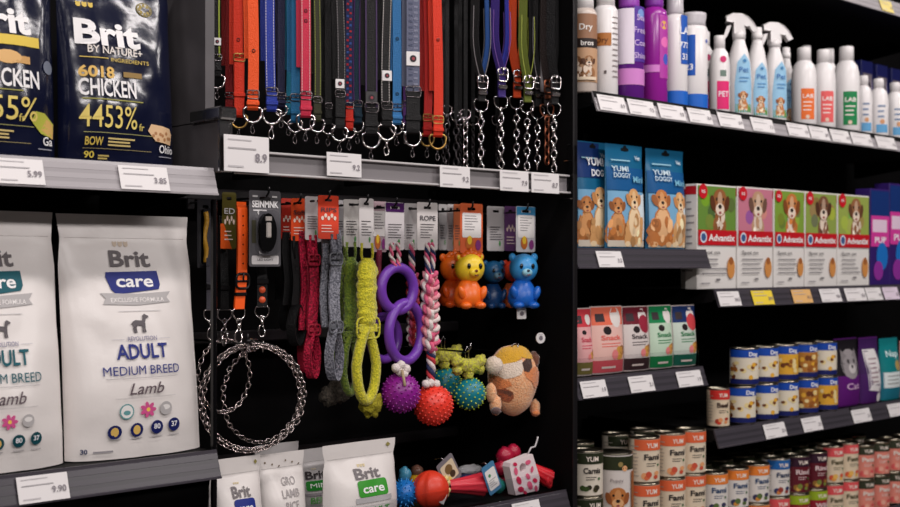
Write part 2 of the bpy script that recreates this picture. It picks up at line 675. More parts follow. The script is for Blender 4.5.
# five on the clear rail
price_tag(219.5, 264.5, ZM - .001, 'large price tag in a clear holder below the orange leashes', '8.9', .062, Yb=-.012, tilt=-.02)
price_tag(322.5, 357.0, ZM + .002, 'price tag on the clear rail below the black buckle leashes', '9.2', .043, Yb=-.011, tilt=-.02)
price_tag(435.5, 465.5, ZM - .006, 'price tag on the clear rail below the red leashes', '9.2', .043, Yb=-.011, tilt=-.02)
price_tag(495.5, 524.0, ZM - .006, 'price tag on the clear rail below the purple collar', '7.9', .043, Yb=-.011, tilt=-.02)
price_tag(527.0, 554.5, ZM - .006, 'last price tag on the clear rail beside the black upright', '8.7', .043, Yb=-.011, tilt=-.02)
price_tag(514, 541, zr(ZM2), 'price tag under the pink patterned toy at the lower shelf edge', '6.5')
ordn = ['first', 'second', 'third', 'fourth', 'fifth', 'sixth', 'seventh', 'eighth', 'ninth', 'tenth', 'eleventh', 'twelfth']
for i, (a, b, w) in enumerate(((599, 626, 'brown aerosol'), (629, 655, 'purple bottle'), (659.5, 685, 'magenta bottle'), (689, 712, 'blue and white bottle'))):
    price_tag(a, b, zr(ZRT), 'price tag under the %s on the top shelf' % w, ('6.9', '7.5', '5.9', '8.9')[i])
for i, (a, b) in enumerate(((719, 743), (752, 774), (788, 809), (810.5, 829), (831.5, 850), (852, 872), (877, 896))):
    price_tag(a, b, zr(ZRT), '%s price tag on the long shampoo shelf, counted from the pink-label bottles' % ordn[i], ('6.9', '7.5', '5.9', '8.9', '4.9', '5.5', '6.2')[i])
price_tag(598, 623, zr(ZA2), 'only price tag under the blue dog treat pouches', '3.2')
for i, (a, b) in enumerate(((719, 740.5), (753, 773.5), (793, 812), (821, 841), (846, 866), (867, 882), (884, 899))):
    c = [None, (236, 208, 60), (226, 178, 112), None, None, None, (222, 206, 222)][i]
    lb = ['white price tag under the nearest dog photo box', 'yellow price tag under the dog photo boxes', 'orange price tag under the dog photo boxes', 'white price tag next after the orange one',
          'second white price tag after the orange one', 'third white price tag after the orange one', 'pale lilac price tag under the purple cartons'][i]
    price_tag(a, b, zr(ZB1), lb, ('34.5', '29.9', '31.5', '38.0', '35.0', '9.9', '8.5')[i], rgb=c)
for i, (a, b, w) in enumerate(((582, 607, 'coral'), (630, 654, 'maroon'), (678, 702, 'green and navy'))):
    price_tag(a, b, zr(ZA3), 'price tag under the %s snack pack' % w, ('1.9', '2.1', '1.9')[i])
for i, (a, b) in enumerate(((765, 786), (803, 822), (853, 871), (889, 905))):
    price_tag(a, b, zr(ZB2), ['price tag under the blue cans nearer the red can', 'price tag under the blue cans nearer the purple pouch', 'price tag under the purple and grey pouch', 'price tag under the teal pouch'][i], '2.5')
price_tag(881, 893, ZT - RH, 'yellow price tag on the high shelf in the upper corner', '4.9', rgb=(232, 212, 130))


# ------------------------------------------------------------------ bags and pouches
def bag_surface(w, h, d, seal=.12, taper=.05, wr=.002, seed=0, bottom=.75, top=0.0, full=2.6, lean=0.0):
    """Front skin of a standing pouch: (u across -.5..5, v up 0..1) -> point; y is negative towards the viewer."""
    sd = Vector((seed * 3.1, seed * 1.7, seed))

    def half(v):
        s = 1 - seal
        if v >= s:
            return .0025 + top
        q = v / s
        return d / 2 * ((bottom + (1 - bottom) * math.sin(min(q / .3, 1) * PI / 2)) * (1 - max(0, (q - .3) / .7) ** 1.6)) + .0025 + top

    def width(v):
        pinch = 1 - taper * max(0, 1 - abs(v - (1 - seal)) / .12)
        return w * pinch * (1 - .02 * math.sin(v * 3))

    def front(u, v, sgn=-1):
        x = u * width(v)
        k = max(0, 1 - abs(2 * u) ** full) ** .55
        y = half(v) * k
        amp = wr * min(1, k * 1.5) * (1 if v < 1 - seal else .35)
        y += amp * (noise.noise(Vector((x * 26, v * h * 11, 0)) + sd) + .6 * noise.noise(Vector((x * 9, v * h * 24, 4)) + sd))
        if abs(v - (1 - seal * .75)) < .006 or abs(v - (1 - seal * .95)) < .004:
            y += .0012
        return Vector((x, sgn * y + lean * v, v * h))
    return front


def bag_mesh(front, m, nu=26, nv=40):
    mb = MB()
    mb.grid(lambda u, v: front(u - .5, v), nu, nv, m)
    mb.grid(lambda u, v: front(.5 - u, v, 1), nu, nv, m)
    # bottom
    f = [front(i / nu - .5, 0) for i in range(nu + 1)] + [front(.5 - i / nu, 0, 1) for i in range(nu + 1)]
    mb.add(f, [tuple(range(len(f)))[::-1]], m)
    return mb


def on_bag(front, w, h):
    def f(a, b, o):
        p = front(a / w, b / h)
        return (p.x, p.y - o, p.z)
    return f


FOIL = mat('white_foil', (226, 220, 217), .36, spec=.5, bump=.25, scale=30)
FOILG = mat('grey_foil', (186, 182, 182), .34, spec=.5, bump=.25, scale=30)
NAVYF = mat('navy_foil', (14, 18, 42), .18, spec=.6, bump=.4, scale=18)


def animal_icons(p, part, rgb, a, b, k):
    for i in range(3):
        x = a + (i - 1) * k * 1.25
        p.disc(part, rgb, x, b, k * .5)
        p.disc(part, rgb, x - k * .35, b + k * .4, k * .18)
        p.disc(part, rgb, x + k * .35, b + k * .4, k * .18)


def standing_dog(p, part, rgb, a, b, k):
    """Side view silhouette of a standing dog, k wide."""
    Q = lambda *pts: p.poly(part, rgb, [(a + x * k, b + y * k) for x, y in pts])
    Q((-.46, .62), (-.3, .7), (.1, .66), (.26, .72), (.3, .5), (.22, .36), (-.1, .4), (-.4, .38), (-.5, .5))
    Q((-.5, .52), (-.3, .46), (-.36, .28), (-.42, .2), (-.36, .04), (-.32, 0), (-.45, 0), (-.5, .2))
    Q((-.38, .5), (-.2, .46), (-.27, .26), (-.26, .04), (-.22, 0), (-.34, 0), (-.36, .24))
    Q((.06, .46), (.2, .46), (.17, .2), (.2, .0), (.08, .0), (.09, .2))
    Q((.16, .5), (.3, .5), (.29, .2), (.33, .0), (.21, .0), (.2, .2))
    Q((.1, .62), (.28, .5), (.36, .78), (.34, .96), (.2, .94), (.16, .8))
    Q((.18, .94), (.3, 1.04), (.4, .98), (.54, .9), (.53, .82), (.38, .78), (.26, .78))
    Q((.16, .94), (.24, .98), (.24, .8), (.18, .76))
    Q((-.44, .66), (-.4, .6), (-.52, .5), (-.62, .42), (-.64, .45), (-.54, .56))


def white_bag(px0, px1, py0, py1, Yc, d, label, tone, seed):
    """Large white dry-food bag; px0..px1 and py0..py1 bound its lower front and its height in the photograph."""
    a, b = sp(px0, 400, Yc), sp(px1, 400, Yc)
    w = b.x - a.x
    Zb = ZL2 + .001
    h = sp((px0 + px1) / 2 - 12, py0, Yc + .03).z - Zb
    t = thing('food_bag', label, 'food bag', ((a.x + b.x) / 2, Yc, Zb), 0, 'large white food bags')
    fr = bag_surface(w, h, d, .1, .045, .0034, seed, lean=.036)
    bag_mesh(fr, FOIL, 34, 52).build('bag', t)
    p = Print(on_bag(fr, w, h), .007)
    A = lambda q: (q - .5) * w
    B = lambda q: (q * .972 + .05) * h if q < .89 else q * h
    # zip closure and side notches
    p.rect('zip_line', (196, 190, 188), A(.03), B(.915), A(.97), B(.918))
    p.rect('zip_line', (196, 190, 188), A(.03), B(.90), A(.97), B(.902))
    animal_icons(p, 'crest', (206, 190, 172), A(.44), B(.85), w * .034)
    p.text('brand_lettering', (104, 98, 100), 'Brit', A(.34), B(.755), h * .066, w * .31, .025, 0, 'l')
    x0, x1, y0, y1 = A(.31), A(.70), B(.645), B(.735)
    p.poly('brand_panel', tone, [(x0 + .012, y0 - .004), (x1 - .004, y0 + .004), (x1, y0 + .012), (x1 - .002, y1), (x0 - .002, y1 - .002), (x0 - .004, y1 - .01), (x0 + .004, y0 + .004)])
    p.text('brand_lettering', (240, 238, 238), 'care', A(.505), B(.667), h * .05, w * .28, .02)
    p.poly('ribbon', (178, 174, 174), [(A(.24), B(.642)), (A(.275), B(.618)), (A(.25), B(.594)), (A(.5), B(.588)), (A(.76), B(.6)), (A(.735), B(.62)), (A(.77), B(.645)), (A(.5), B(.636))])
    p.text('fine_print', (236, 232, 230), 'EXCLUSIVE FORMULA', A(.51), B(.602), h * .018, w * .4, .01)
    p.rect('fine_print', (215, 212, 212), A(.35), B(.563), A(.67), B(.566))
    standing_dog(p, 'dog_emblem', (96, 90, 94), A(.5), B(.472), w * .12)
    p.text('fine_print', (140, 136, 160), 'REVOLUTION', A(.5), B(.438), h * .018, w * .22, .01)
    p.rect('fine_print', (190, 188, 196), A(.28), B(.445), A(.37), B(.4465))
    p.rect('fine_print', (190, 188, 196), A(.63), B(.445), A(.72), B(.4465))
    p.text('lettering', tone, 'ADULT', A(.49), B(.365), h * .058, w * .38, .022)
    p.text('lettering', tone, 'MEDIUM BREED', A(.485), B(.297), h * .036, w * .56, 0)
    p.rect('fine_print', (190, 186, 188), A(.22), B(.283), A(.75), B(.285))
    p.text('lettering', (92, 78, 84), 'Lamb', A(.5), B(.215), h * .046, w * .26, .006, .35)
    p.rect('fine_print', (200, 196, 196), A(.27), B(.2), A(.72), B(.2018))
    p.disc('leaf_icon', (96, 150, 152), A(.35), B(.145), w * .052)
    p.disc('leaf_icon', (228, 226, 224), A(.35), B(.145), w * .043)
    p.disc('leaf_icon', (96, 150, 152), A(.35), B(.14), w * .026, .6)
    for k in range(7):
        an = k * 2 * PI / 7
        p.disc('flower_icon', (206, 84, 140), A(.505) + math.cos(an) * w * .036, B(.147) + math.sin(an) * w * .03, w * .026, .55, 8, an)
    p.disc('flower_icon', (240, 200, 90), A(.505), B(.147), w * .014)
    p.disc('bowl_icon', (176, 172, 172), A(.64), B(.147), w * .046)
    p.disc('bowl_icon', (226, 222, 220), A(.64), B(.152), w * .03, .6)
    dk = tuple(int(c * .75) for c in tone)
    for k, x in enumerate((.27, .42, .57, .7)):
        p.disc('badge#%d' % k, dk, A(x), B(.062 + .004 * k), w * .046)
        if k < 2:
            p.disc('badge#%d' % k, (214, 178, 96), A(x), B(.062 + .004 * k), w * .026, 1.2)
        else:
            p.text('badge_number', (230, 230, 235), ('80', '37')[k - 2], A(x), B(.055 + .004 * k), w * .034, None, .02)
        p.rect('fine_print', (170, 166, 168), A(x) - w * .04, B(.03), A(x) + w * .04, B(.033))
    p.text('fine_print', (70, 76, 104), '30', A(.06), h * .03, h * .018, None, .04, 0, 'l')
    p.rect('fine_print', (150, 146, 150), A(.135), h * .03, A(.26), h * .038)
    p.build(t)
    return t


white_bag(64.5, 199, 215, 462, .078, .095, 'big white lamb food bag with navy blue brand panel', (30, 42, 122), 3)
white_bag(-76, 63, 210, 470, .078, .1, 'big white lamb food bag with teal brand panel', (14, 88, 100), 5)


def navy_bag(px0, px1, Yc, d, label, seed, var, hh):
    a, b = sp(px0, 100, Yc), sp(px1, 100, Yc)
    w = b.x - a.x
    Zb = ZL1 + .001
    h = hh
    t = thing('food_bag', label, 'food bag', ((a.x + b.x) / 2, Yc, Zb), 0, 'navy food bags')
    fr = bag_surface(w, h, d, .1, .05, .0045, seed, lean=.015)
    bag_mesh(fr, NAVYF, 34, 52).build('bag', t)
    p = Print(on_bag(fr, w, h), .007)
    A = lambda q: (q - .5) * w
    H0 = .292
    B = lambda q: q * H0
    GOLD, WH = (206, 178, 82), (232, 230, 230)
    tx = .2 if var else .1
    animal_icons(p, 'crest', GOLD, A(.19 if not var else .5), B(.885), w * .04)
    if not var:
        p.disc('crest', (120, 108, 60), A(.73), B(.91), w * .075, .8)
        p.disc('crest', NAVYF, A(.73), B(.91), w * .062, .8)
        for k in range(8):
            p.disc('crest', (150, 132, 70), A(.73) + w * .045 * math.cos(k * .785), B(.91) + w * .035 * math.sin(k * .785), w * .014)
    p.text('brand_lettering', WH, 'Brit', A(tx - .01), B(.665), H0 * .135, w * .54, .035, 0, 'l')
    if var:
        p.rect('gold_band', (212, 184, 70), A(.08), B(.595), A(.80), B(.65))
        p.rect('food_picture', (196, 150, 90), A(.3), B(.5), A(.7), B(.54))
        p.disc('food_picture', (214, 170, 110), A(.5), B(.53), w * .12, .5)
        p.disc('crest', (110, 116, 130), A(.89), B(.5), w * .055, 1.1)
    else:
        p.text('lettering', (222, 214, 206), 'BY NATURE+', A(.18), B(.615), H0 * .042, w * .46, .012, 0, 'l')
        p.rect('gold_line', GOLD, A(.12), B(.585), A(.34), B(.59))
        p.text('fine_print', GOLD, 'INGREDIENTS', A(.36), B(.572), H0 * .022, w * .33, 0, 0, 'l')
        p.text('lettering', (216, 176, 96), '6018', A(.1), B(.478), H0 * .06, w * .28, .03, 0, 'l')
        p.rect('gold_band', (140, 112, 60), A(.46), B(.49), A(.62), B(.52))
    p.text('lettering', WH, 'CHICKEN', A(tx), B(.375), H0 * .092, w * .46 if not var else w * .58, .02, 0, 'l')
    p.rect('gold_line', (150, 146, 70), A(.12), B(.352), A(.62), B(.358))
    p.text('lettering', (222, 200, 110), '4453%' if not var else '455%', A(tx), B(.2), H0 * .125, w * .46 if not var else w * .56, .002, 0, 'l')
    p.text('fine_print', (200, 180, 96), 'fr', A(.58), B(.195), H0 * .04, None, .01, 0, 'l')
    p.rect('gold_line', (150, 146, 90), A(.13), B(.168), A(.73), B(.172))
    if var:
        p.poly('food_picture', (176, 178, 70), [(A(.70), B(.2)), (A(.80), B(.14)), (A(.93), B(.12)), (A(.94), B(.2)), (A(.84), B(.25)), (A(.74), B(.255))])
        p.poly('food_picture', (206, 168, 96), [(A(.80), B(.16)), (A(.93), B(.115)), (A(.945), B(.2)), (A(.86), B(.22))])
    else:
        p.poly('food_picture', (214, 178, 138), [(A(.67), B(.2)), (A(.74), B(.145)), (A(.91), B(.13)), (A(.925), B(.19)), (A(.9), B(.225)), (A(.8), B(.235)), (A(.7), B(.24))])
        for k in range(9):
            p.disc('food_picture', (170, 120, 80), A(.72 + .022 * k), B(.175 + .02 * math.sin(k * 2.3)), w * .014)
    p.text('lettering', GOLD, 'BOW', A(.14), B(.1), H0 * .045, w * .13, .02, 0, 'l')
    p.lines('fine_print', (206, 184, 120), A(.31), A(.55), B(.135), 3, H0 * .018, H0 * .009)
    p.rect('gold_line', (150, 136, 90), A(.13), B(.08), A(.7), B(.083))
    p.text('lettering', (214, 190, 80), '90', A(.14), B(.03), H0 * .036, None, .02, 0, 'l')
    p.lines('fine_print', (180, 160, 90), A(.24), A(.33), B(.038), 2, H0 * .015, H0 * .009)
    p.text('lettering', WH, 'Ohiio' if not var else 'Ga', A(.77 if not var else .82), B(.08), H0 * .045, w * .16 if not var else w * .1, .015, 0, 'l')
    p.lines('fine_print', (150, 150, 160), A(.77), A(.92), B(.055), 1, .01, .0016)
    p.build(t)
    return t


navy_bag(58, 172, .085, .09, 'navy blue chicken food bag beside the grey upright panel', 8, 0, .36)
navy_bag(-62, 54, .085, .09, 'navy blue food bag with gold band under the brand', 11, 1, .355)


def small_bag(px0, px1, py0, Yc, d, label, style, seed, m=None, rz=0.0):
    """Small white bag on the shelf under the hooks; the picture shows only its upper half."""
    a, b = sp(px0, 480, Yc - d * .3), sp(px1, 480, Yc - d * .3)
    w = b.x - a.x
    Zb = ZM2 + .001
    h = sp((px0 + px1) / 2, py0, Yc).z - Zb
    t = thing('food_bag', label, 'food bag', ((a.x + b.x) / 2, Yc, Zb), rz, 'small white food bags')
    fr = bag_surface(w, h, d, .2, .05, .003 if style != 'plain' else .005, seed)
    bag_mesh(fr, m or FOIL, 26, 36).build('bag', t)
    p = Print(on_bag(fr, w, h), .007)
    A = lambda q: (q - .5) * w
    B = lambda q: q * h
    p.rect('zip_line', (190, 186, 184), A(.03), B(.82), A(.97), B(.825))
    if style in ('blue', 'green'):
        c = (26, 44, 130) if style == 'blue' else (58, 150, 48)
        animal_icons(p, 'crest', (214, 198, 160), A(.46), B(.715), w * .03)
        p.text('brand_lettering', (120, 114, 116), 'Brit', A(.34), B(.56), h * .125, w * .35, .025, 0, 'l')
        p.rr('brand_panel', c, w * .41, h * .2, .006, A(.55), B(.44))
        p.text('brand_lettering', (240, 240, 240), 'care', A(.55), B(.39), h * .1, w * .3, .02)
        p.rect('ribbon', (176, 174, 176), A(.3), B(.27), A(.8), B(.335))
        p.poly('crest', (150, 140, 80), [(A(.85), B(.93)), (A(.89), B(.9)), (A(.92), B(.93)), (A(.88), B(.96))])
        p.text('lettering', c, 'ADULT', A(.55), B(.13), h * .08, w * .4, .02)
    elif style == 'plain':
        for k in range(4):
            p.text('lettering', (166, 160, 160), ('GRO', 'LAMB', 'RICE', 'DOG')[k], A(.55), B(.60 - .15 * k), h * .1, w * (.3 + .08 * (k % 2)), .012)
        for k in range(6):
            p.disc('crest', (120, 104, 84), A(.12 + .15 * k), B(.9 - .03 * (k % 3)), w * .018)
    elif style == 'mini':
        animal_icons(p, 'crest', (206, 194, 170), A(.4), B(.71), w * .04)
        p.text('brand_lettering', (58, 52, 54), 'Brit', A(.12), B(.575), h * .11, w * .62, .025, 0, 'l')
        p.rr('brand_panel', (36, 130, 44), w * .76, h * .14, .004, A(.5), B(.475))
        p.text('brand_lettering', (236, 240, 236), 'MINI', A(.5), B(.445), h * .065, w * .56, 0)
        p.rect('ribbon', (148, 142, 146), A(.02), B(.33), A(.98), B(.37))
        p.text('lettering', (96, 160, 84), 'BENU', A(.5), B(.22), h * .09, w * .62, .02)
    p.build(t)
    return t


small_bag(259, 303, 443, .23, .05, 'pale bag standing behind the wrinkled bag under the chain collars', 'none', 21, FOILG)
small_bag(214, 266, 457, .075, .06, 'small white bag with blue brand panel under the chain collars', 'blue', 22)
small_bag(263, 309, 452, .105, .055, 'wrinkled white bag with pale grey print between blue and green ones', 'plain', 23)
small_bag(302, 333, 448, .17, .04, 'narrow grey bag with dark green panel behind the green-brand bag', 'mini', 24, FOILG)
small_bag(329, 402, 441, .075, .07, 'small white bag with bright green brand panel', 'green', 25)

# ------------------------------------------------------------------ leashes and collars on the upper hooks
def nylon(rgb, rough=.55, bump=.5):
    return mat('nylon_%d_%d_%d' % rgb, rgb, rough, spec=.3, bump=bump, scale=420)


def facing(px, rz):
    return max(.35, math.cos(TH + math.atan((px - CX) / FPX) + rz))


def d_ring(mb, c, R, r, m):
    pts = [(c[0] + R * math.cos(a), c[1], c[2] + R * math.sin(a)) for a in [PI + PI * i / 12 for i in range(13)]]
    pts += [(c[0] + R, c[1], c[2] + R * .45), (c[0] + R * .75, c[1], c[2] + R * .65), (c[0] - R * .75, c[1], c[2] + R * .65), (c[0] - R, c[1], c[2] + R * .45)]
    return mb.tube(pts, r, m, 7, closed=True)


def frame_buckle(mb, c, w, h, r, m, bar=True):
    mb.tube([(c[0] + a, c[1], c[2] + b) for a, b in rrect(w, h, min(w, h) * .25, 2)], r, m, 6, closed=True)
    if bar:
        mb.tube([(c[0] - w / 2, c[1], c[2]), (c[0] + w / 2, c[1], c[2])], r * .8, m, 6)
        mb.tube([(c[0], c[1] - .002, c[2]), (c[0], c[1] - .003, c[2] + h * .6)], r * .7, m, 5)
    return mb


def snap_hook(mb, c, k, m):
    """A trigger snap hanging below point c, k tall."""
    x, y, z = c
    mb.torus((x, y, z - k * .12), k * .1, k * .035, m, 12, 6)
    mb.lathe([(.0001, 0), (k * .08, 0), (k * .1, -k * .08), (k * .08, -k * .2), (.0001, -k * .2)], m, 8, (x, y, z - k * .2))
    pts = [(x - k * .05, y, z - k * .4), (x - k * .14, y, z - k * .55), (x - k * .17, y, z - k * .78), (x - k * .07, y, z - k * .96), (x + k * .07, y, z - k * .96), (x + k * .15, y, z - k * .8), (x + k * .1, y, z - k * .62)]
    mb.tube(pts, k * .045, m, 7)
    mb.tube([(x + k * .03, y, z - k * .4), (x + k * .06, y, z - k * .52), (x + k * .1, y, z - k * .66)], k * .035, m, 6)
    return mb


def chain(mb, p0, p1, link, r, m, twist=0.0):
    """Oblong links hanging in a line from p0 to p1."""
    p0, p1 = Vector(p0), Vector(p1)
    n = max(2, int((p1 - p0).length / (link * .78)))
    for i in range(n):
        c = p0.lerp(p1, (i + .5) / n)
        M = Matrix.Rotation(twist + (PI / 2 if i % 2 else 0) + .25, 3, 'Z')
        pts = []
        for k in range(10):
            a = 2 * PI * k / 10
            pts.append(M @ Vector((link * .32 * math.cos(a), 0, link * .5 * math.sin(a))) + c)
        mb.tube(pts, r, m, 5, closed=True)
    return mb


ZBAR = 1.99
for k, y in enumerate((.075, .14, .21)):
    o = MB().tube([(XD1 + .012, y, ZBAR), (XD2 - .01, y, ZBAR)], .005, STEEL, 8).build('hanging_bar')
    o.location = (0, 0, 0)
    tag(o, 'steel bar carrying the %s row of leashes' % ('front', 'middle', 'rear')[k], 'bar')

GL = 'leashes on the upper hooks'


def leash(label, px, yr, Y, wpx, m, ybuck, hard=CHROME, stitch=None, edge=None, ring=8.0, holes=(), logo=None, snap=False, rz=-.45, low=None, back=True, keeper=True, dots=None, logo_rgb=(226, 222, 222)):
    s = mpp(px, Y)
    o = sp(px, yr, Y)
    row = min((.075, .14, .21), key=lambda q: abs(q - Y))
    t = thing('leash', label, 'leash', o, rz, GL)
    w = wpx * .9 * s / facing(px, rz)
    R = ring * s
    zb = max((yr - ybuck) * s, R * 2.4)
    ztop = ZBAR - o.z + .006
    zbar = R * 1.62
    rd = random.Random(int(px * 7))
    sw = [rd.uniform(-.004, .004), rd.uniform(1.5, 3.5)]
    sway = lambda z: sw[0] * math.sin(z * sw[1] * 4)
    n = 16
    zs = [zbar + (ztop - zbar) * i / n for i in range(n + 1)]
    pts = [(sway(z), 0, z) for z in zs] + [(sway(ztop), .006, ztop + .006), (sway(ztop), .014, ztop + .004)]
    MB().ribbon(pts, w, .0032, m).build('strap', t)
    if back:
        MB().ribbon([(sway(z) - .006, .016, z) for z in zs[4:]], w * .96, .003, m).build('strap_return', t)
    # folded end, keeper and buckle
    mb = MB().ribbon([(0, .001, zbar - .003), (0, -.003, zbar), (0, -.0042, zbar + .006), (0, -.0042, zb)], w * 1.02, .003, low or m)
    mb.build('folded_end', t)
    if keeper:
        MB().box((0, -.004, zbar + (zb - zbar) * .35), (w * 1.2, .009, w * .42), low or m, .001).build('keeper', t)
    frame_buckle(MB(), (0, -.006, zb), w * 1.16, max(w * .8, .011), .0013, BUCK if hard is CHROME else hard).build('buckle', t)
    d_ring(MB(), (0, -.001, R), R, R * .14, hard).build('d_ring', t)
    snap_hook(MB(), (0, 0, R * .15), (17 if snap else 13) * s, hard if snap else BUCK).build('snap_hook', t)
    zf = min(ztop, 1.9 - o.z)
    if stitch:
        mb = MB()
        z = zb + .006
        while z < zf:
            for sx in (-1, 1):
                mb.box((sway(z) + sx * (w / 2 - .0022), -.0019, z), (.0011, .0008, .0032), stitch)
            z += .0052
        mb.build('stitching', t, kind='stuff')
    if edge:
        for sx in (-1, 1):
            MB().ribbon([(sway(z) + sx * (w / 2 - .0012), -.0016, z) for z in zs if zbar < z], .0026, .0022, edge).build('edging', t)
    for hy in holes:
        z = (yr - hy) * s
        MB().lathe([(.0022, 0), (.0034, .0006), (.0034, .0016), (.0022, .0016)], DARKMET, 10).build('eyelet', t, (sway(z), -.0012, z), (PI / 2, 0, 0))
    if logo:
        z = (yr - logo) * s
        g = MB().box((0, -.0028, z), (w * 1.02, .0036, w * 1.05), mat('badge_%d_%d_%d' % logo_rgb, logo_rgb, .4), .0006).build('badge', t)
        p = Print(flat(0, -.0046), .05)
        p.disc('badge_emblem', (40, 34, 40), 0, z, w * .26)
        p.disc('badge_emblem', (150, 60, 70), w * .02, z, w * .12)
        for k, mb in p.parts.items():
            mb.build(k, g)
    if dots:
        mb = MB()
        z = zb + .01
        i = 0
        while z < zf:
            mb.box((sway(z) + (w * .2 if i % 2 else -w * .2), -.0018, z), (w * .3, .0009, .004), dots[i % len(dots)])
            z += .006
            i += 1
        mb.build('woven_pattern', t, kind='stuff')
    return t


BK = nylon((9, 8, 10))
RED, DRED, ORG = nylon((206, 44, 28)), nylon((140, 18, 20)), nylon((232, 84, 30))
ORD = nylon((214, 50, 22))
BLU, NVY, TEAL, LBL = nylon((34, 54, 150)), nylon((24, 26, 62)), nylon((20, 96, 140)), nylon((66, 140, 206))
PNK, OLV, PUR, GRB = nylon((196, 40, 70)), nylon((52, 52, 30)), nylon((84, 40, 110)), nylon((96, 100, 122))
W_ST, G_ST, Y_ST = mat('thread_white', (214, 208, 204), .6), mat('thread_grey', (132, 128, 130), .6), mat('thread_lime', (166, 176, 70), .6)
LIME = nylon((150, 164, 60))
GREYST = nylon((120, 118, 122))

leash('black leash with a lime edge beside the grey upright', 217, 88, .10, 8, BK, 58, edge=LIME, ring=7.5, logo=42)
leash('dark red leash behind the bright orange ones', 229, 124, .15, 8, DRED, 96, ring=6)
leash('orange-red leash with a ring buckle beside the plain orange one', 239, 128, .10, 10.5, ORD, 58, BRASS, ring=8, holes=(40,))
leash('plain bright orange leash with one eyelet', 252.5, 122.5, .07, 11.5, ORG, 95, ring=9, holes=(51,))
leash('royal blue leash with white stitched edges', 271.5, 124, .075, 11, BLU, 92, stitch=W_ST, ring=9, snap=True)
leash('navy leash half hidden behind the royal blue one', 281, 116, .15, 8, NVY, 96, ring=6)
leash('shiny teal leash behind the pink one', 288.5, 124, .19, 7, nylon((20, 120, 150)), 100, ring=7)
leash('teal blue leash beside the pink one', 295, 132, .10, 9.5, TEAL, 98, ring=7)
leash('pink leash with white stitched edges and a blue stud', 305.5, 130, .07, 11, PNK, 96, stitch=W_ST, ring=9, holes=(11, 21))
leash('olive leash with lime edges behind the pink one', 317, 132, .12, 8, OLV, 100, stitch=Y_ST, ring=7.5)
leash('thin black leash in the gap after the pink one', 328, 134, .2, 7, BK, 106, ring=6)
leash('black leash with grey dotted edges and black buckle', 339.5, 141, .085, 9.5, BK, 94, stitch=G_ST, ring=8, logo=84, low=BK)
leash('red and blue woven leash with a red clasp', 349, 138, .13, 8, nylon((36, 40, 84)), 106, ring=6, dots=(nylon((190, 36, 44)), nylon((50, 90, 170)), nylon((190, 36, 44))), low=RED)
leash('dark teal leash with purple edges', 357.5, 132, .16, 8, nylon((14, 48, 66)), 104, edge=PUR, ring=6)
leash('wide black leash with a round white emblem', 371, 148, .08, 13, BK, 108, ring=9, logo=98, low=BK, edge=nylon((64, 44, 84)), logo_rgb=(40, 38, 40))
leash('black leash with white stitching and a small square badge', 386.5, 140, .075, 10.5, BK, 106, stitch=W_ST, ring=9, logo=76, snap=True, low=BK)
leash('sky blue leash with one eyelet', 396.5, 134, .13, 9.5, LBL, 108, ring=7, holes=(39, 94))
leash('purple leash half hidden behind the grey-blue one', 405.5, 132, .16, 7, PUR, 104, ring=6)
leash('wide grey-blue woven leash with a square white badge', 412.5, 146, .075, 14.5, GRB, 92, ring=8.5, logo=59, low=BK, dots=(nylon((70, 76, 100)), nylon((128, 130, 150))))
leash('dark red leash beside the bright red one', 427, 146, .12, 9, nylon((176, 26, 22)), 118, BRASS, ring=7, back=True)
leash('bright red leash with one eyelet', 437.5, 149, .09, 10, ORD, 120, BRASS, ring=8.5, holes=(40,))


def chain_collar(label, px, yb, yring, ytopb, Y, hwpx, m_out, m_in, ych, hard=CHROME, stitch=None, loop=True, wdt=.019, chain_m=None, link=.0195):
    """A collar looped over the bar: two hanging sides meeting in a buckle, a ring and a length of chain below."""
    s = mpp(px, Y)
    o = sp(px, yring, Y)
    t = thing('chain_collar' if loop else 'choke_chain', label, 'collar', o, -.35, 'collars with chain ends')
    ztop = ZBAR - o.z + .006
    zb = (yring - ytopb) * s
    hw = hwpx * s
    if loop:
        n = 14
        for sg, m in ((-1, m_out), (1, m_in)):
            pts = []
            for i in range(n + 1):
                q = i / n
                z = zb + (ztop - zb) * q
                pts.append((sg * hw * (math.sin(min(q * 2.6, 1) * PI / 2) * (1 - .3 * q)), .004 * sg, z))
            MB().ribbon(pts, wdt, .003, m, (.72, -.70, 0) if sg < 0 else (.72, .70, 0)).build('strap', t)
            if stitch:
                mb = MB()
                for i in range(n):
                    for j in range(5):
                        a, b = Vector(pts[i]), Vector(pts[i + 1])
                        c = a.lerp(b, j / 5)
                        if c.z + o.z < 1.9:
                            d_ = Vector((.72, -.70 * -sg * -1, 0)).normalized() * (wdt / 2 - .002)
                            for e in (-1, 1):
                                mb.box(c + d_ * e + Vector((-.001, -.0022, 0)), (.0012, .0012, .003), stitch)
                mb.build('stitching', t, kind='stuff')
        MB().box((0, -.003, zb * .62), (wdt * .95, .006, zb * .75), m_out, .0015).build('folded_end', t)
        frame_buckle(MB(), (0, -.010, zb * .9), wdt * 1.2, .028, .0022, hard).build('buckle', t)
        MB().box((0, -.010, zb * .55), (wdt * 1.1, .006, .009), hard, .002).build('keeper', t)
        R = 7.5 * s
        d_ring(MB(), (0, 0, R * .6), R, .0014, hard).build('d_ring', t)
    else:
        MB().ribbon([(0, 0, 0), (0, 0, ztop)], .009, .003, m_out).build('strap', t)
        R = 5.5 * s
        d_ring(MB(), (0, 0, R * .4), R, .0015, hard).build('d_ring', t)
    chain(MB(), (0, 0, -.004), (0, 0, -(ych - yring) * s), link, link * .11, chain_m or hard, random.Random(int(px)).random()).build('chain', t)
    return t


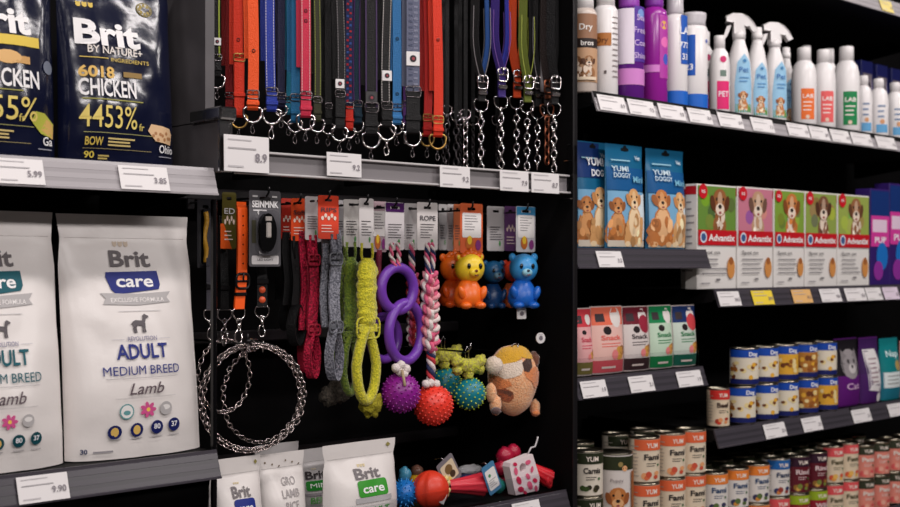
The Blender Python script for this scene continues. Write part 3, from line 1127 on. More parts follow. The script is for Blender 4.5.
cc = chain_collar
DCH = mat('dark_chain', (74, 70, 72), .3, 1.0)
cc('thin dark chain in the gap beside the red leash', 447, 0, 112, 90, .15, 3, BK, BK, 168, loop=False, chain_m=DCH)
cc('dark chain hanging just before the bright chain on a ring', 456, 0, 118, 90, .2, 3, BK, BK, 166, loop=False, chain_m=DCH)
cc('bright chain on a ring without a coloured strap', 465.5, 0, 116, 90, .12, 3, BK, BK, 168, loop=False)
cc('black and blue stitched collar loop with chain', 481, 0, 109, 80, .085, 9, BK, nylon((30, 70, 130)), 172, stitch=G_ST)
cc('purple and blue collar loop with chain', 501, 0, 106, 72, .08, 9, nylon((52, 30, 110)), nylon((40, 44, 140)), 168, stitch=nylon((120, 80, 160)))
cc('orange collar loop with chain', 516.5, 0, 106, 74, .11, 6.5, nylon((214, 74, 30)), ORG, 166)
cc('lime and black stitched collar loop with chain', 527, 0, 110, 80, .075, 6.5, nylon((96, 106, 34)), BK, 170, stitch=Y_ST)
cc('black collar loop with grey stitching and chain', 537.5, 0, 116, 80, .08, 5.5, BK, BK, 170, stitch=G_ST)
cc('black strap with copper clip and chain beside the upright', 547, 0, 114, 84, .055, 4.5, nylon((34, 22, 20)), BK, 164, hard=mat('copper', (150, 90, 66), .3, 1.0))
cc('last black collar with a long bright chain by the upright', 554, 0, 113, 80, .028, 5.2, BK, BK, 172)
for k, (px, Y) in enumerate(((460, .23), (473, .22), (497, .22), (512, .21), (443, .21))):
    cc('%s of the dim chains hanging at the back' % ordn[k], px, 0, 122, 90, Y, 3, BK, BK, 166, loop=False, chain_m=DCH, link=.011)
o = sp(544, 92, .065)
t = thing('rolled_sleeve', 'grey rolled sleeve hanging between the chain collars', 'sleeve', o)
MB().lathe([(.0001, 0), (.008, .001), (.0085, .02), (.0085, .13), (.007, .17), (.0001, .172)], mat('grey_sleeve', (150, 146, 150), .4, bump=.2, scale=40), 16).build('tube', t)
MB().tube([(0, 0, .17), (0, 0, ZBAR - o.z)], .0015, STEEL, 6).build('hanger', t)


# ------------------------------------------------------------------ lower hooks
class At:
    """Local coordinates of a thing whose own axes are the shelf's: q(px, py) lies at its depth Y."""

    def __init__(s, px, py, Y):
        s.o, s.Y, s.px = sp(px, py, Y), Y, px
        s.s = mpp(px, Y)

    def q(s, px, py, dy=0.0):
        return sp(px, py, s.Y + dy) - s.o

    def sz(s, n):
        return n * s.s

    def wx(s, a, b):
        return sp(b, 300, s.Y).x - sp(a, 300, s.Y).x


BARZ = sp(400, 197, .40).z
for nm, zz in (('upper', sp(520, 209, .36).z), ('middle', sp(480, 325, .36).z), ('lower', sp(470, 429, .36).z)):
    t = thing('hook_bar', 'black %s crossbar that the toy hooks sit on' % nm, 'bar', ((XD1 + XD2) / 2, .36, zz))
    MB().box((0, 0, 0), (XD2 - XD1 - .03, .012, .024), mat('bar_black', (34, 31, 33), .3), .003).build('bar', t)
    MB().box((0, .05, 0), (XD2 - XD1 - .03, .08, .008), BLACK, .002).build('bracket', t)

HK = 0


def hook(label, px, py, Yf, Yb=.352, m=None):
    """A wire peg from the crossbar to its upturned tip at (px, py)."""
    o = sp(px, py, Yf)
    t = thing('peg_hook', label, 'hook', o, 0, 'wire peg hooks')
    L_ = Yb - Yf
    MB().tube([(0, -.003, .017), (0, -.002, .006), (0, .004, .0), (0, .012, -.002), (0, L_, -.002)], .0022, m or DARKMET, 7).build('wire', t)
    MB().box((0, L_ - .001, -.004), (.018, .006, .024), DARKMET, .002).build('clip', t)
    return t


def euro_card(t, A, x0, x1, y0, y1, rgb, hole_px=None, title=None, style=0, top=None, seed=0, dy=0.0, name='card'):
    """Header card between pixel columns x0..x1 and rows y0..y1, with a hanging slot."""
    a, b = A.q(x0, y0, dy), A.q(x1, y1, dy)
    w = b.x - a.x
    h = a.z - sp((x0 + x1) / 2, y1, A.Y + dy).z + A.o.z
    cx, cy = (a.x + b.x) / 2, a.z - h / 2
    mm = mat('card_%d_%d_%d' % rgb, rgb, .4)
    slot = rrect(w * .36, h * .055, h * .02, 2, cx, a.z - h * .11)
    o = MB().plate(rrect(w, h, .004, 3, cx, cy), [slot], .0012, mm, a.y).build(name, t)
    p = Print(lambda u, v, of: (cx + u * w, a.y - .0006 - of, cy + v * h), .5)
    rd = random.Random(seed)
    if top:
        p.rect('colour_band', top, -.48, .3, .48, .36)
        p.rect('colour_band', top, -.48, .42, .48, .49)
        p.rect('colour_band', top, -.48, .3, -.25, .49)
        p.rect('colour_band', top, .25, .3, .48, .49)
    dk = (70, 66, 72) if sum(rgb) > 330 else (226, 222, 222)
    if title:
        p.text('lettering', dk, title, 0, .12, .1, .75, .01)
    if style == 0:
        p.lines('fine_print', dk, -.36, .36, .03, 6, .055, .014, .5, seed)
        p.disc('print_mark', (90, 150, 90), .2, -.33, .06)
    elif style == 1:
        p.rr('print_panel', (236, 232, 230), .84, .5, .04, 0, .06)
        p.lines('fine_print', (120, 114, 118), -.32, .32, .24, 6, .055, .014, .5, seed)
        p.disc('print_picture', (196, 110, 50), -.1, -.3, .18, .8)
        p.disc('print_picture', (240, 200, 60), -.1, -.24, .1, .9)
        p.disc('print_picture', (140, 60, 130), .28, -.34, .12, .9)
    elif style == 2:
        for k in range(5):
            p.disc('print_mark', (236, 214, 200), -.3 + .15 * k, -.02 + .06 * (k % 2), .07, .7)
        p.lines('fine_print', (240, 220, 210), -.36, .36, -.2, 3, .07, .02, .4, seed)
    # part of the card: sub-parts
    for k, mb in p.parts.items():
        k = k.split('#')[0]
        mb.build(k, o, kind='stuff' if k == 'fine_print' else None)
    return o


GT = 'collars on cards from the lower hooks'
WHC, GRC = (214, 209, 208), (170, 166, 168)


def fuzz(mb, pts, w, t, m, seed=0, amp=.25):
    """A soft band: an oval tube with an uneven skin."""
    pts = [Vector(p) for p in pts]
    N = len(pts)
    n = 12

    def fn(u, v):
        i = min(int(v * (N - 1)), N - 2)
        f = v * (N - 1) - i
        p = pts[i].lerp(pts[i + 1], f)
        a = 2 * PI * u
        k = 1 + amp * noise.noise(Vector((math.cos(a) * 1.5, math.sin(a) * 1.5, p.z * 110 + seed)))
        e = min(1, .45 + 6 * min(v, 1 - v))
        return p + Vector((w / 2 * k * e * math.cos(a), t / 2 * k * e * math.sin(a), 0))
    return mb.grid(fn, n, max(20, N * 4), m, cu=True)


def card_collar(label, Y, card, hole, strap, ysl, yend, m, rgb=WHC, soft=False, slider=None, title=None, style=0, tail=None, seed=1, loop_m=None, top=None):
    """Collar hanging below a header card: strap (px centre, width px), slider at ysl, hand loop down to yend."""
    x0, x1, y0, y1 = card
    A = At((x0 + x1) / 2, y0 + (y1 - y0) * .11, Y)
    t = thing('collar', label, 'collar', A.o, 0, GT)
    euro_card(t, A, x0, x1, y0, y1, rgb, None, title, style, top, seed)
    sx, sw = strap
    w = A.wx(sx - sw / 2, sx + sw / 2)
    P = lambda px, py, dy=0.0: A.q(px, py, dy)
    ys = y1 - 9
    pts = [P(sx + 1.2 * math.sin(i * .9 + seed), ys + (ysl - ys) * i / 8, .004) for i in range(9)]
    # two thin cords tie it to the card
    for e in (-1, 1):
        MB().tube([P(sx + e * sw * .28, y1 - 5, -.002), P(sx + e * sw * .32, y1 + 6, .001), P(sx + e * sw * .2, y1 + 18, .003)], A.sz(1.5), m, 6).build('tie', t)
    if soft:
        fuzz(MB(), [P(sx, y1 + 10 + (ysl - y1 - 10) * i / 8, .003) for i in range(9)], w, w * .6, m, seed).build('strap', t)
    else:
        MB().ribbon(pts, w, .0045, m).build('strap', t)
        MB().ribbon([p + Vector((-w * .6, .014, 0)) for p in pts], w * .6, .0035, m).build('strap_return', t)
    lw = w * .42
    hw = w * .62
    zt, zb = P(sx, ysl).z, P(sx, yend).z
    xo = P(sx, (ysl + yend) / 2).x
    lp = []
    for i in range(25):
        a = PI / 2 + 2 * PI * i / 24
        zz = (zt + zb) / 2 + (zt - zb) / 2 * math.sin(a)
        k = 1 - .45 * max(0, math.sin(a))
        lp.append((xo + hw * math.cos(a) * k, .002 + .004 * math.cos(a), zz))
    if soft:
        MB().tube(lp[:-1], lw * .55, loop_m or m, 8, closed=True).build('hand_loop', t)
    else:
        MB().ribbon(lp, w * .75, .003, loop_m or m, (.45, -.9, 0)).build('hand_loop', t)
    if slider:
        c = P(sx, ysl)
        frame_buckle(MB(), (c.x, -.004, c.z), w * 1.25, w * .9, .0022, slider).build('slider', t)
        MB().box((c.x, -.003, c.z), (w * 1.0, .006, w * .35), slider, .001).build('slider_bar', t)
        c = P(sx, y1 + 20)
        if not soft:
            frame_buckle(MB(), (c.x, -.004, c.z), w * 1.2, w * .9, .002, slider).build('slider', t)
    if tail:
        for i, (tx, ty, tr, tm) in enumerate(tail):
            c = P(tx, ty, .012)
            MB().ell(c, (A.sz(tr), A.sz(tr * .7), A.sz(tr)), tm, 22, 16, wob=.5, seed=i + seed).build('fluffy_end', t)
    return t


CRM = mat('crimson_webbing', (196, 24, 64), .6, spec=.3, bump=1.0, scale=260, rgb2=(120, 10, 36))
GRN, YEL = mat('fuzz_green', (126, 146, 30), .8, bump=1.0, scale=240, sheen=.4, rgb2=(84, 112, 24)), mat('fuzz_yellow', (220, 208, 28), .8, bump=1.0, scale=240, sheen=.4, rgb2=(180, 176, 20))
GREYW = mat('grey_webbing', (146, 146, 156), .6, spec=.3, bump=1.0, scale=240, rgb2=(92, 94, 104))
SLG = mat('slider_grey', (92, 94, 100), .4)
FZG = mat('fuzz_grey', (84, 76, 66), .9, bump=1.0, scale=200, rgb2=(50, 46, 40))

card_collar('black collar on the darker orange-red card behind the grey pack', .19, (281, 294, 198, 240), 0, (288, 10), 300, 330, BK, (186, 44, 28), seed=2, style=2)
card_collar('black collar on the bright orange card beside the grey pack', .14, (291, 307, 198, 241), 0, (297, 11), 305, 345, BK, (226, 78, 34), seed=3, style=2, title='Soft')
card_collar('crimson collar with hand loop on a pale grey card', .12, (305, 319.5, 196, 240), 0, (313, 9.5), 330, 378, CRM, (196, 192, 192), slider=nylon((150, 20, 46)), seed=4)
card_collar('crimson collar hanging behind the grey webbing collar', .17, (309, 321, 199, 242), 0, (305, 8), 322, 372, nylon((150, 18, 46)), GRC, seed=5)
card_collar('grey webbing collar with a slider on a red-orange card', .09, (318, 338.5, 195, 239), 0, (335, 10.5), 327, 380, GREYW, (226, 70, 42), slider=SLG, style=2, title='RIPS', seed=6)
card_collar('green fluffy collar on a pale card beside the yellow one', .13, (343.5, 359.5, 199, 247), 0, (351, 14), 334, 393, GRN, (202, 198, 194), soft=True, slider=GRN, seed=7)
card_collar('bright yellow fluffy collar with a big loop', .09, (359, 373.5, 198, 248), 0, (367, 18), 328, 401, YEL, WHC, soft=True, slider=YEL, seed=8, tail=((371, 404, 12, mat('fuzz_ochre', (160, 150, 30), .9, bump=1.0, scale=240)),))
card_collar('green fluffy collar half hidden behind the yellow one', .18, (337, 345, 200, 246), 0, (341, 11), 330, 376, GRN, GRC, soft=True, seed=9, tail=((338, 390, 13, FZG), (328, 396, 10, FZG)))
A = At(379, 206, .17)
t = thing('toy_card', 'pink and grey header card behind the purple ring toy', 'card', A.o, 0, GT)
euro_card(t, A, 371, 386.5, 201, 252, (176, 150, 158), style=1, seed=12)
MB().tube([A.q(379, 250), A.q(378, 280), A.q(379, 318)], A.sz(3), nylon((110, 24, 50)), 8).build('rope', t)

# dark pack with a gold strip behind the post
A = At(206, 204, .13)
t = thing('packaged_collar', 'dark pack with a wavy gold strip beside the white food bag', 'pack', A.o, 0, GT)
euro_card(t, A, 197, 214, 199, 268, (36, 35, 40), style=9)
MB().tube([A.q(205.5 + 1.2 * math.sin(i * .8), 212 + i * 4.2, -.006) for i in range(13)], A.sz(2.6), mat('gold_strip', (196, 146, 40), .4, bump=.5, scale=120), 8).build('gold_strip', t)
MB().plate(rrect(A.wx(199, 213), A.sz(58), .006, 3, 0, A.q(206, 237).z), [], .014, CLEAR, -.008).build('blister', t)


def strap_end(label, px, y0, y1, Y, wpx, m, stud=None, ksnap=22):
    A = At(px, y1, Y)
    t = thing('leash_end', label, 'leash', A.o, -.4, GT)
    w = A.sz(wpx) / facing(px, -.4)
    z0 = A.sz(y1 - y0)
    MB().ribbon([(0, 0, .004), (0, 0, z0), (0, .006, z0 + .05), (0, .02, z0 + .12)], w, .004, m).build('strap', t)
    MB().box((0, -.002, z0 * .75), (w * 1.2, .01, w * .5), DARKMET, .001).build('clasp', t)
    d_ring(MB(), (0, 0, -.004), A.sz(7), .0014, CHROME).build('d_ring', t)
    snap_hook(MB(), (0, 0, -.012), A.sz(ksnap), CHROME).build('snap_hook', t)
    if stud:
        for k in range(2):
            MB().lathe([(.0001, .002), (w * .3, .0016), (w * .34, 0)], stud, 12).build('stud', t, (0, -.002, z0 * (.25 + .27 * k)), (PI / 2, 0, 0))
    return t


strap_end('dark grey strap end with ring and snap below the gold-strip pack', 211, 278, 312, .115, 9, nylon((60, 58, 66)))
strap_end('black strap end with snap between the grey and orange ones', 224.5, 280, 312, .16, 8, BK)
strap_end('black strap with orange studs below the grey pack', 262, 272, 309, .12, 10, BK, mat('stud_orange', (232, 92, 50), .4))

# orange collar
A = At(241, 200, .10)
t = thing('collar', 'neon orange collar with punched holes and black buckle', 'collar', A.o, 0, GT)
NEO = mat('neon_orange', (250, 92, 20), .45)
w = A.wx(237, 246.5)
P = A.q
MB().ribbon([P(241, 203, .02), P(241, 206, .006), P(242, 209), P(242.5, 240), P(241.5, 281), P(239.5, 300), P(239, 309)], w, .0045, NEO).build('strap', t)
for k in range(6):
    c = P(242.4, 216 + k * 9.5)
    MB().lathe([(.0001, 0), (.0016, 0), (.0016, .001), (.0001, .001)], BLACK, 8).build('hole', t, (c.x, -.0018, c.z), (PI / 2, 0, 0))
c = P(241.5, 281)
frame_buckle(MB(), (c.x, -.004, c.z), w * 1.35, w * 1.3, .0024, DARKMET).build('buckle', t)
c = P(240, 294)
MB().box((c.x, 0, c.z), (w * 1.15, .012, w * .3), DARKMET, .001).build('keeper', t)
c = P(239, 313)
d_ring(MB(), (c.x, 0, c.z), A.sz(7), .0014, CHROME).build('d_ring', t)
snap_hook(MB(), (c.x, 0, c.z - A.sz(5)), A.sz(26), CHROME).build('snap_hook', t)
# card behind it
A = At(229, 196, .15)
t = thing('header_card', 'small olive and orange card behind the neon orange collar', 'card', A.o, 0, GT)
euro_card(t, A, 222, 236, 192, 249, (92, 84, 30), style=2, title='ED')
p = Print(lambda u, v, of: (A.q(229, 240).x + u, -.0006 - of, A.q(229, 240).z + v), .5)
p.poly('orange_corner', (226, 92, 30), [(-.019, -.016), (.005, -.016), (-.012, .03), (-.019, .03)])
p.build(t)
# grey pack
A = At(268, 197, .085)
t = thing('packaged_light', 'grey blister pack with a black oval gadget and white strip', 'pack', A.o, 0, GT)
euro_card(t, A, 249, 280.5, 190, 266.5, (92, 90, 94), style=9)
w, h = A.wx(249, 280.5), A.sz(76)
c = A.q(264.8, 228)
p = Print(lambda u, v, of: (c.x + u * w, -.0006 - of, c.z + v * h), .5)
p.text('lettering', (232, 230, 230), 'SEINMNK', 0, .27, .085, .84, .03)
p.lines('fine_print', (216, 214, 214), -.38, .05, .22, 1, .03, .018, 0)
p.rect('fine_print', (216, 214, 214), .22, .4, .38, .425)
p.rect('fine_print', (216, 214, 214), -.4, .4, -.24, .425)
p.rr('white_strip', (216, 212, 212), .86, .115, .03, 0, -.42)
p.text('fine_print', (90, 88, 92), 'LED LIGHT', 0, -.43, .03, .5, .01)
p.rect('side_print', (70, 68, 50), -.42, -.2, -.3, .1)
p.build(t)
MB().plate([(x, z * 1.0) for x, z in circle(w * .27, 20, 0, 0, 1.9)], [], .01, mat('gadget_black', (14, 13, 14), .2), 0).build('gadget', t, (c.x, -.007, c.z - h * .06))
MB().box((c.x, -.013, c.z - h * .03), (w * .16, .004, h * .2), mat('gadget_white', (214, 206, 198), .4), .002).box((c.x, -.0125, c.z + h * .12), (w * .2, .003, h * .06), mat('gadget_white', (214, 206, 198), .4), .001).build('gadget_insert', t)
MB().plate(rrect(w * .7, h * .58, w * .2, 4, c.x, c.z - h * .06), [], .012, CLEAR, -.009).build('blister', t)

# hooks of the upper lower row
for lb, px, py, Y in (('hook holding the grey blister pack', 268, 196, .08), ('hook holding the orange cards', 300, 202, .12), ('hook holding the red-orange card', 329, 199, .084), ('hook holding the yellow fluffy collar', 367, 203, .084),
                      ('hook holding the purple ring toy', 396, 206, .084), ('hook holding the braided rope toy', 429, 207, .084), ('hook holding the lion toys', 472, 209, .084), ('hook holding the blue bear toys', 527, 211, .084)):
    hook(lb, px, py, Y)

# ------------------------------------------------------------------ chain rings
def chain_loop(label, px, py, Y, rx, rz_, yaw, link, m, cord=None):
    A = At(px, py, Y)
    t = thing('chain_collar_loop', label, 'chain collar', A.o, yaw, 'steel chain collars looped on one hook')
    R1, R2 = A.sz(rx), A.sz(rz_)
    mb = MB()
    per = PI * (3 * (R1 + R2) - math.sqrt((3 * R1 + R2) * (R1 + 3 * R2)))
    n = int(per / (link * .8))
    n += n % 2
    rd = random.Random(int(px))
    for i in range(n):
        a = 2 * PI * i / n
        tg = Vector((-R1 * math.sin(a), 0, R2 * math.cos(a))).normalized()
        rad = Vector((tg.z, 0, -tg.x))
        b = Vector((0, 1, 0))
        e = (rad * math.cos(.8) + b * math.sin(.8)) if i % 2 else (rad * math.cos(-.8) + b * math.sin(-.8))
        c = Vector((R1 * math.cos(a), .002 * rd.uniform(-1, 1), R2 * math.sin(a)))
        mb.tube([c + tg * (link * .55 * math.cos(k * PI / 4)) + e * (link * .38 * math.sin(k * PI / 4)) for k in range(8)], link * .11, m, 5, closed=True)
    mb.build('chain', t)
    if cord:
        MB().torus((0, .006, 0), R1 * 1.03, .0032, cord, 48, 8, None, R2 / R1).build('cord', t)
    MB().torus((0, 0, R2), .011, .002, CHROME, 16, 6, Matrix.Rotation(.8, 4, 'Z')).build('end_ring', t)
    return t


CHN = mat('chain_steel', (176, 164, 162), .22, 1.0)
chain_loop('outer large steel chain ring with a black cord', 255, 397, .10, 55, 52, -.15, .0115, CHN, nylon((16, 15, 16)))
chain_loop('second large steel chain ring nested behind the outer one', 263, 394, .135, 50, 48, .1, .0115, CHN)
chain_loop('wide flat-linked chain ring in the middle of the nest', 251, 398, .07, 52, 53, -.25, .0125, CHN)
chain_loop('small steel chain ring beside the white food bag', 224, 376, .118, 28, 36, -.1, .0115, CHN)
hook('thick black hook carrying the steel chain rings', 247, 343, .07, m=DARKMET)
A = At(258, 343, .06)
o = MB().tube([(-.022, 0, .004), (.03, .05, -.001)], .0045, DARKMET, 10).build('hook_sleeve', loc=A.o)
tag(o, 'black sleeve on the hook above the chain rings', 'sleeve')

# ------------------------------------------------------------------ toys on the lower hooks
GTOY = 'dog toys on the lower hooks'


def rubber(rgb, rough=.35):
    return mat('rubber_%d_%d_%d' % rgb, rgb, rough, spec=.5, bump=.12, scale=160)


def twist(mb_list, pts, r, strands, turns, mats, n=7):
    """Rope of twisted strands along pts; returns one MB per strand."""
    pts = [Vector(p) for p in pts]
    out = []
    N = 40
    for k in range(strands):
        path = []
        for i in range(N + 1):
            v = i / N * (len(pts) - 1)
            j = min(int(v), len(pts) - 2)
            p = pts[j].lerp(pts[j + 1], v - j)
            a = turns * 2 * PI * i / N + 2 * PI * k / strands
            path.append(p + Vector((math.cos(a), math.sin(a), 0)) * r * .55)
        out.append(MB().tube(path, r * .6, mats[k % len(mats)], n))
    return out


def braid(t, A, px0, py0, px1, py1, rad, mats, dy=0.0, periods=2.0, name='braid_strand'):
    """Three plaited strands, each of three plies."""
    a, b = A.q(px0, py0, dy), A.q(px1, py1, dy)
    N = 84
    for k in range(3):
        core = []
        for i in range(N + 1):
            q = i / N
            ph = 2 * PI * (q * periods + k / 3)
            e = min(1, 5 * q + .5, 5 * (1 - q) + .5)
            core.append(a.lerp(b, q) + Vector((rad * .58 * e * math.sin(ph), rad * .42 * math.sin(2 * ph), 0)))
        for ply in range(3):
            path = []
            for i in range(N + 1):
                tg = (core[min(i + 1, N)] - core[max(i - 1, 0)]).normalized()
                u = Vector((0, 1, 0)).cross(tg).normalized()
                v = tg.cross(u)
                an = i * .42 + ply * 2 * PI / 3
                path.append(core[i] + (u * math.cos(an) + v * math.sin(an)) * rad * .2)
            MB().tube(path, [rad * .24 * (1 + .1 * math.sin(i * 2.3 + k)) for i in range(N + 1)], mats[(k + ply) % len(mats)], 7).build(name, t)


def spiky_ball(t, c, R, m, m2=None, n=150, sp_h=.1, name='ball'):
    MB().ell(c, R, m, 28, 18).build(name, t)
    mb = MB()
    ga = PI * (3 - math.sqrt(5))
    for i in range(n):
        z = 1 - 2 * (i + .5) / n
        r = math.sqrt(1 - z * z)
        d_ = Vector((r * math.cos(i * ga), r * math.sin(i * ga), z))
        if d_.y > .5:
            continue
        u = d_.orthogonal().normalized()
        v = d_.cross(u)
        base = Vector(c) + d_ * R * .98
        rr = R * .062
        vs_ = []
        for h, k in ((0, 1), (sp_h * .7, .72), (sp_h, .3)):
            for j in range(6):
                a = 2 * PI * j / 6
                vs_.append(base + d_ * R * h + (u * math.cos(a) + v * math.sin(a)) * rr * k)
        fs = [(q * 6 + j, q * 6 + (j + 1) % 6, q * 6 + 6 + (j + 1) % 6, q * 6 + 6 + j) for q in range(2) for j in range(6)] + [tuple(range(12, 18))]
        mb.add(vs_, fs, m2 or m, True)
    mb.build('nubs', t, kind='stuff')


# purple rings with a purple ball
A = At(396, 206, .09)
t = thing('ring_toy', 'purple linked rings with a spiky purple ball on a white knot', 'dog toy', A.o, 0, GTOY)
euro_card(t, A, 385, 404, 202, 250, (212, 206, 208), top=(74, 30, 92), seed=31)
PURP, PURB = rubber((112, 58, 168)), rubber((138, 26, 138))
q = A.q
ROT = lambda a: Matrix.Rotation(a, 4, 'Z')
c1 = q(397.5, 289)
MB().torus(c1, A.sz(21.5), A.sz(5.2), PURP, 36, 12, ROT(.02), 1.0).build('ring', t)
c2 = q(405.5, 332, .004)
MB().torus(c2, A.sz(27.5), A.sz(5.2), PURP, 40, 12, ROT(.22), 1.06).build('ring', t)
c3 = q(384, 338, .06)
MB().torus(c3, A.sz(21), A.sz(4.6), PURP, 36, 10, ROT(.1), 1.05).build('ring', t)
PKR, WHR, NVR = mat('rope_pink', (216, 92, 128), .8, bump=.6, scale=300), mat('rope_white', (226, 214, 210), .8, bump=.6, scale=300), mat('rope_navy', (34, 42, 84), .8, bump=.6, scale=300)
RDR = mat('rope_red', (196, 50, 60), .8, bump=.6, scale=300)
for dx in (-3, 3):
    for mb in twist(None, [q(395 + dx, 243, -.004), q(395 + dx * 1.3, 256, -.005), q(397 + dx * .4, 268, -.005)], A.sz(2.4), 2, 2, (PKR, WHR)):
        mb.build('rope_strand', t)
for dx, dz in ((-5, 0), (5, -1), (0, 3), (-1, -4), (3, -6)):
    MB().ell(q(401 + dx, 368 - dz, -.012), A.sz(4.6), WHR, 12, 8, wob=.3, seed=dx).build('knot', t)
MB().tube([q(402, 370, -.02), q(404, 380, -.03), q(405, 386, -.036)], A.sz(1.6), mat('twine', (170, 150, 120), .8), 6).build('rope_end', t)
spiky_ball(t, q(400.5, 393), A.sz(19.3), PURB, None, 170)

# braided rope with a red ball
A = At(429, 207, .09)
q = A.q
t = thing('rope_ball_toy', 'pink and white braided rope toy with a spiky red ball', 'dog toy', A.o, 0, GTOY)
euro_card(t, A, 417, 437.5, 202, 250, (216, 210, 208), seed=32, title='ROPE')
for dx in (-2.6, 2.6):
    for mb in twist(None, [q(429.5 + dx * .6, 243, -.003), q(430 + dx * 1.3, 256, -.003), q(430 + dx * .6, 275, -.003)], A.sz(2.6), 3, 2, (NVR, WHR, PKR)):
        mb.build('rope_strand', t)
braid(t, A, 430, 273, 430.5, 350, A.sz(9.8), (PKR, WHR, mat('rope_rose', (226, 150, 160), .8, bump=.6, scale=300)), 0.0, 2.3)
for mb in twist(None, [q(431, 347), q(431, 360), q(431, 382)], A.sz(4.3), 3, 2.2, (NVR, WHR, RDR)):
    mb.build('rope_strand', t)
for dx, dz in ((-5, 0), (0, 1), (5, 0)):
    MB().ell(q(431 + dx, 384 - dz, -.008), A.sz(4.2), WHR, 12, 8, wob=.3, seed=dx).build('knot', t)
spiky_ball(t, q(433, 405), A.sz(19.8), rubber((236, 60, 44)), None, 190, .09)
# the same rope toy one place further back on the hook
A = At(410, 207, .145)
q = A.q
t = thing('rope_toy', 'pink braided rope toy behind the purple rings', 'dog toy', A.o, 0, GTOY)
euro_card(t, A, 404, 417, 203, 250, (188, 184, 184), seed=33)
for mb in twist(None, [q(411, 243), q(412, 262), q(412, 276)], A.sz(3), 3, 2, (NVR, PKR, WHR)):
    mb.build('rope_strand', t)
braid(t, A, 413, 274, 413, 345, A.sz(7), (PKR, WHR, RDR), 0, 2.6)


def card_only(label, px0, px1, y0, y1, Y, rgb, **k):
    A = At((px0 + px1) / 2, y0 + 5, Y)
    t = thing('toy_card', label, 'card', A.o, 0, GTOY)
    euro_card(t, A, px0, px1, y0, y1, rgb, **k)


card_only('pale header card just before the orange lion cards', 438.5, 447, 204, 250, .2, (182, 178, 178), seed=34)
card_only('grey-white header card right behind the rear orange lion', 447, 455, 204, 251, .17, (190, 186, 186), seed=35)


def animal_toy(label, A, card, hx, hy, hr, body_y, bw, bh, headm, bodym, earm, muzm, nose, card_rgb, card_top=None, st=1, seed=0, mane=None, look=-.35):
    """Squeaky animal: round head over a sitting body with arms and feet, hung from a header card."""
    t = thing('animal_toy', label, 'dog toy', A.o, 0, GTOY)
    if card:
        euro_card(t, A, *card, card_rgb, style=st, top=card_top, seed=seed)
    q = A.q
    R = A.sz(hr)
    hc = q(hx, hy)
    M = Matrix.Rotation(look, 3, 'Z')
    P = lambda x, y, z: hc + M @ Vector((x * R, y * R, z * R))
    MB().ell(hc, (R, R * .95, R * .98), headm, 26, 18).build('head', t)
    for sx in (-1, 1):
        e = MB().ell(P(sx * .78, .05, .72), (R * .3, R * .2, R * .3), earm, 14, 10).build('ear', t)
        MB().ell(P(sx * .8, -.12, .70), (R * .17, R * .08, R * .17), headm, 10, 8).build('ear_inside', e)
        MB().ell(P(sx * .40, -.86, .12), (R * .15, R * .1, R * .19), mat('eye_black', (12, 10, 10), .15), 12, 10).build('eye', t)
    MB().ell(P(0, -.82, -.3), (R * .42, R * .3, R * .3), muzm, 16, 12).build('muzzle', t)
    MB().ell(P(0, -1.12, -.18), (R * .13, R * .08, R * .09), nose, 10, 8).build('nose', t)
    MB().tube([P(-.14, -1.06, -.42), P(0, -1.1, -.48), P(.14, -1.06, -.42)], R * .04, mat('mouth_line', (120, 40, 40), .5), 6).build('mouth', t)
    if mane:
        for k in range(5):
            a = PI * .28 + PI * .44 * k / 4
            MB().ell(P(math.cos(a) * .8, -.1, math.sin(a) * .98), (R * .22, R * .3, R * .24), mane, 12, 8).build('mane_tuft', t)
        MB().ell(P(0, -.2, 1.08), (R * .16, R * .14, R * .28), mane, 10, 8).build('mane_tuft', t)
    bc = q(hx - 1, body_y)
    bw, bh = A.sz(bw), A.sz(bh)
    MB().lathe([(.0001, -bh), (bw * .72, -bh * .96), (bw * .97, -bh * .6), (bw, -bh * .2), (bw * .9, bh * .3), (bw * .66, bh * .75), (bw * .5, bh), (.0001, bh)], bodym, 26, bc, .9).build('body', t)
    for sx in (-1, 1):
        d_ = M @ Vector((sx * bw * .74, -bw * .62, bh * .1))
        MB().ell(bc + d_, (bw * .24, bw * .26, bh * .52), bodym, 12, 10, Matrix.Rotation(sx * .35, 4, 'Y')).build('arm', t)
        d_ = M @ Vector((sx * bw * .5, -bw * .75, -bh * .8))
        MB().ell(bc + d_, (bw * .38, bw * .36, bh * .26), bodym, 14, 10).build('foot', t)
    return t


ORB, YLW = rubber((236, 108, 28)), rubber((238, 204, 46))
A = At(471, 209, .09)
animal_toy('squeaky lion with yellow head and orange body', A, (460, 482.5, 203, 253), 469.5, 268, 15.4, 294, 15.6, 13.8, YLW, ORB, ORB, YLW, rubber((120, 50, 30)), (222, 104, 60), None, 1, 41, ORB)
A = At(450, 209, .155)
animal_toy('all-orange squeaky lion behind the yellow-headed one', A, (453.5, 461, 204, 251), 453.5, 268, 14.2, 293.5, 14.6, 13, ORB, rubber((214, 84, 22)), ORB, ORB, rubber((90, 40, 20)), (200, 110, 70), None, 0, 42, ORB)
BBL, BB2, PALE = rubber((58, 150, 214)), rubber((24, 96, 190)), rubber((150, 206, 226))
A = At(526, 211, .09)
animal_toy('squeaky bright blue bear by the black upright', A, (516, 535, 206, 252), 523.5, 268, 14.6, 294, 15.6, 13.6, BBL, BB2, BBL, PALE, rubber((40, 40, 60)), (206, 204, 208), (70, 150, 200), 1, 43, None, -.5)
A = At(494, 211, .155)
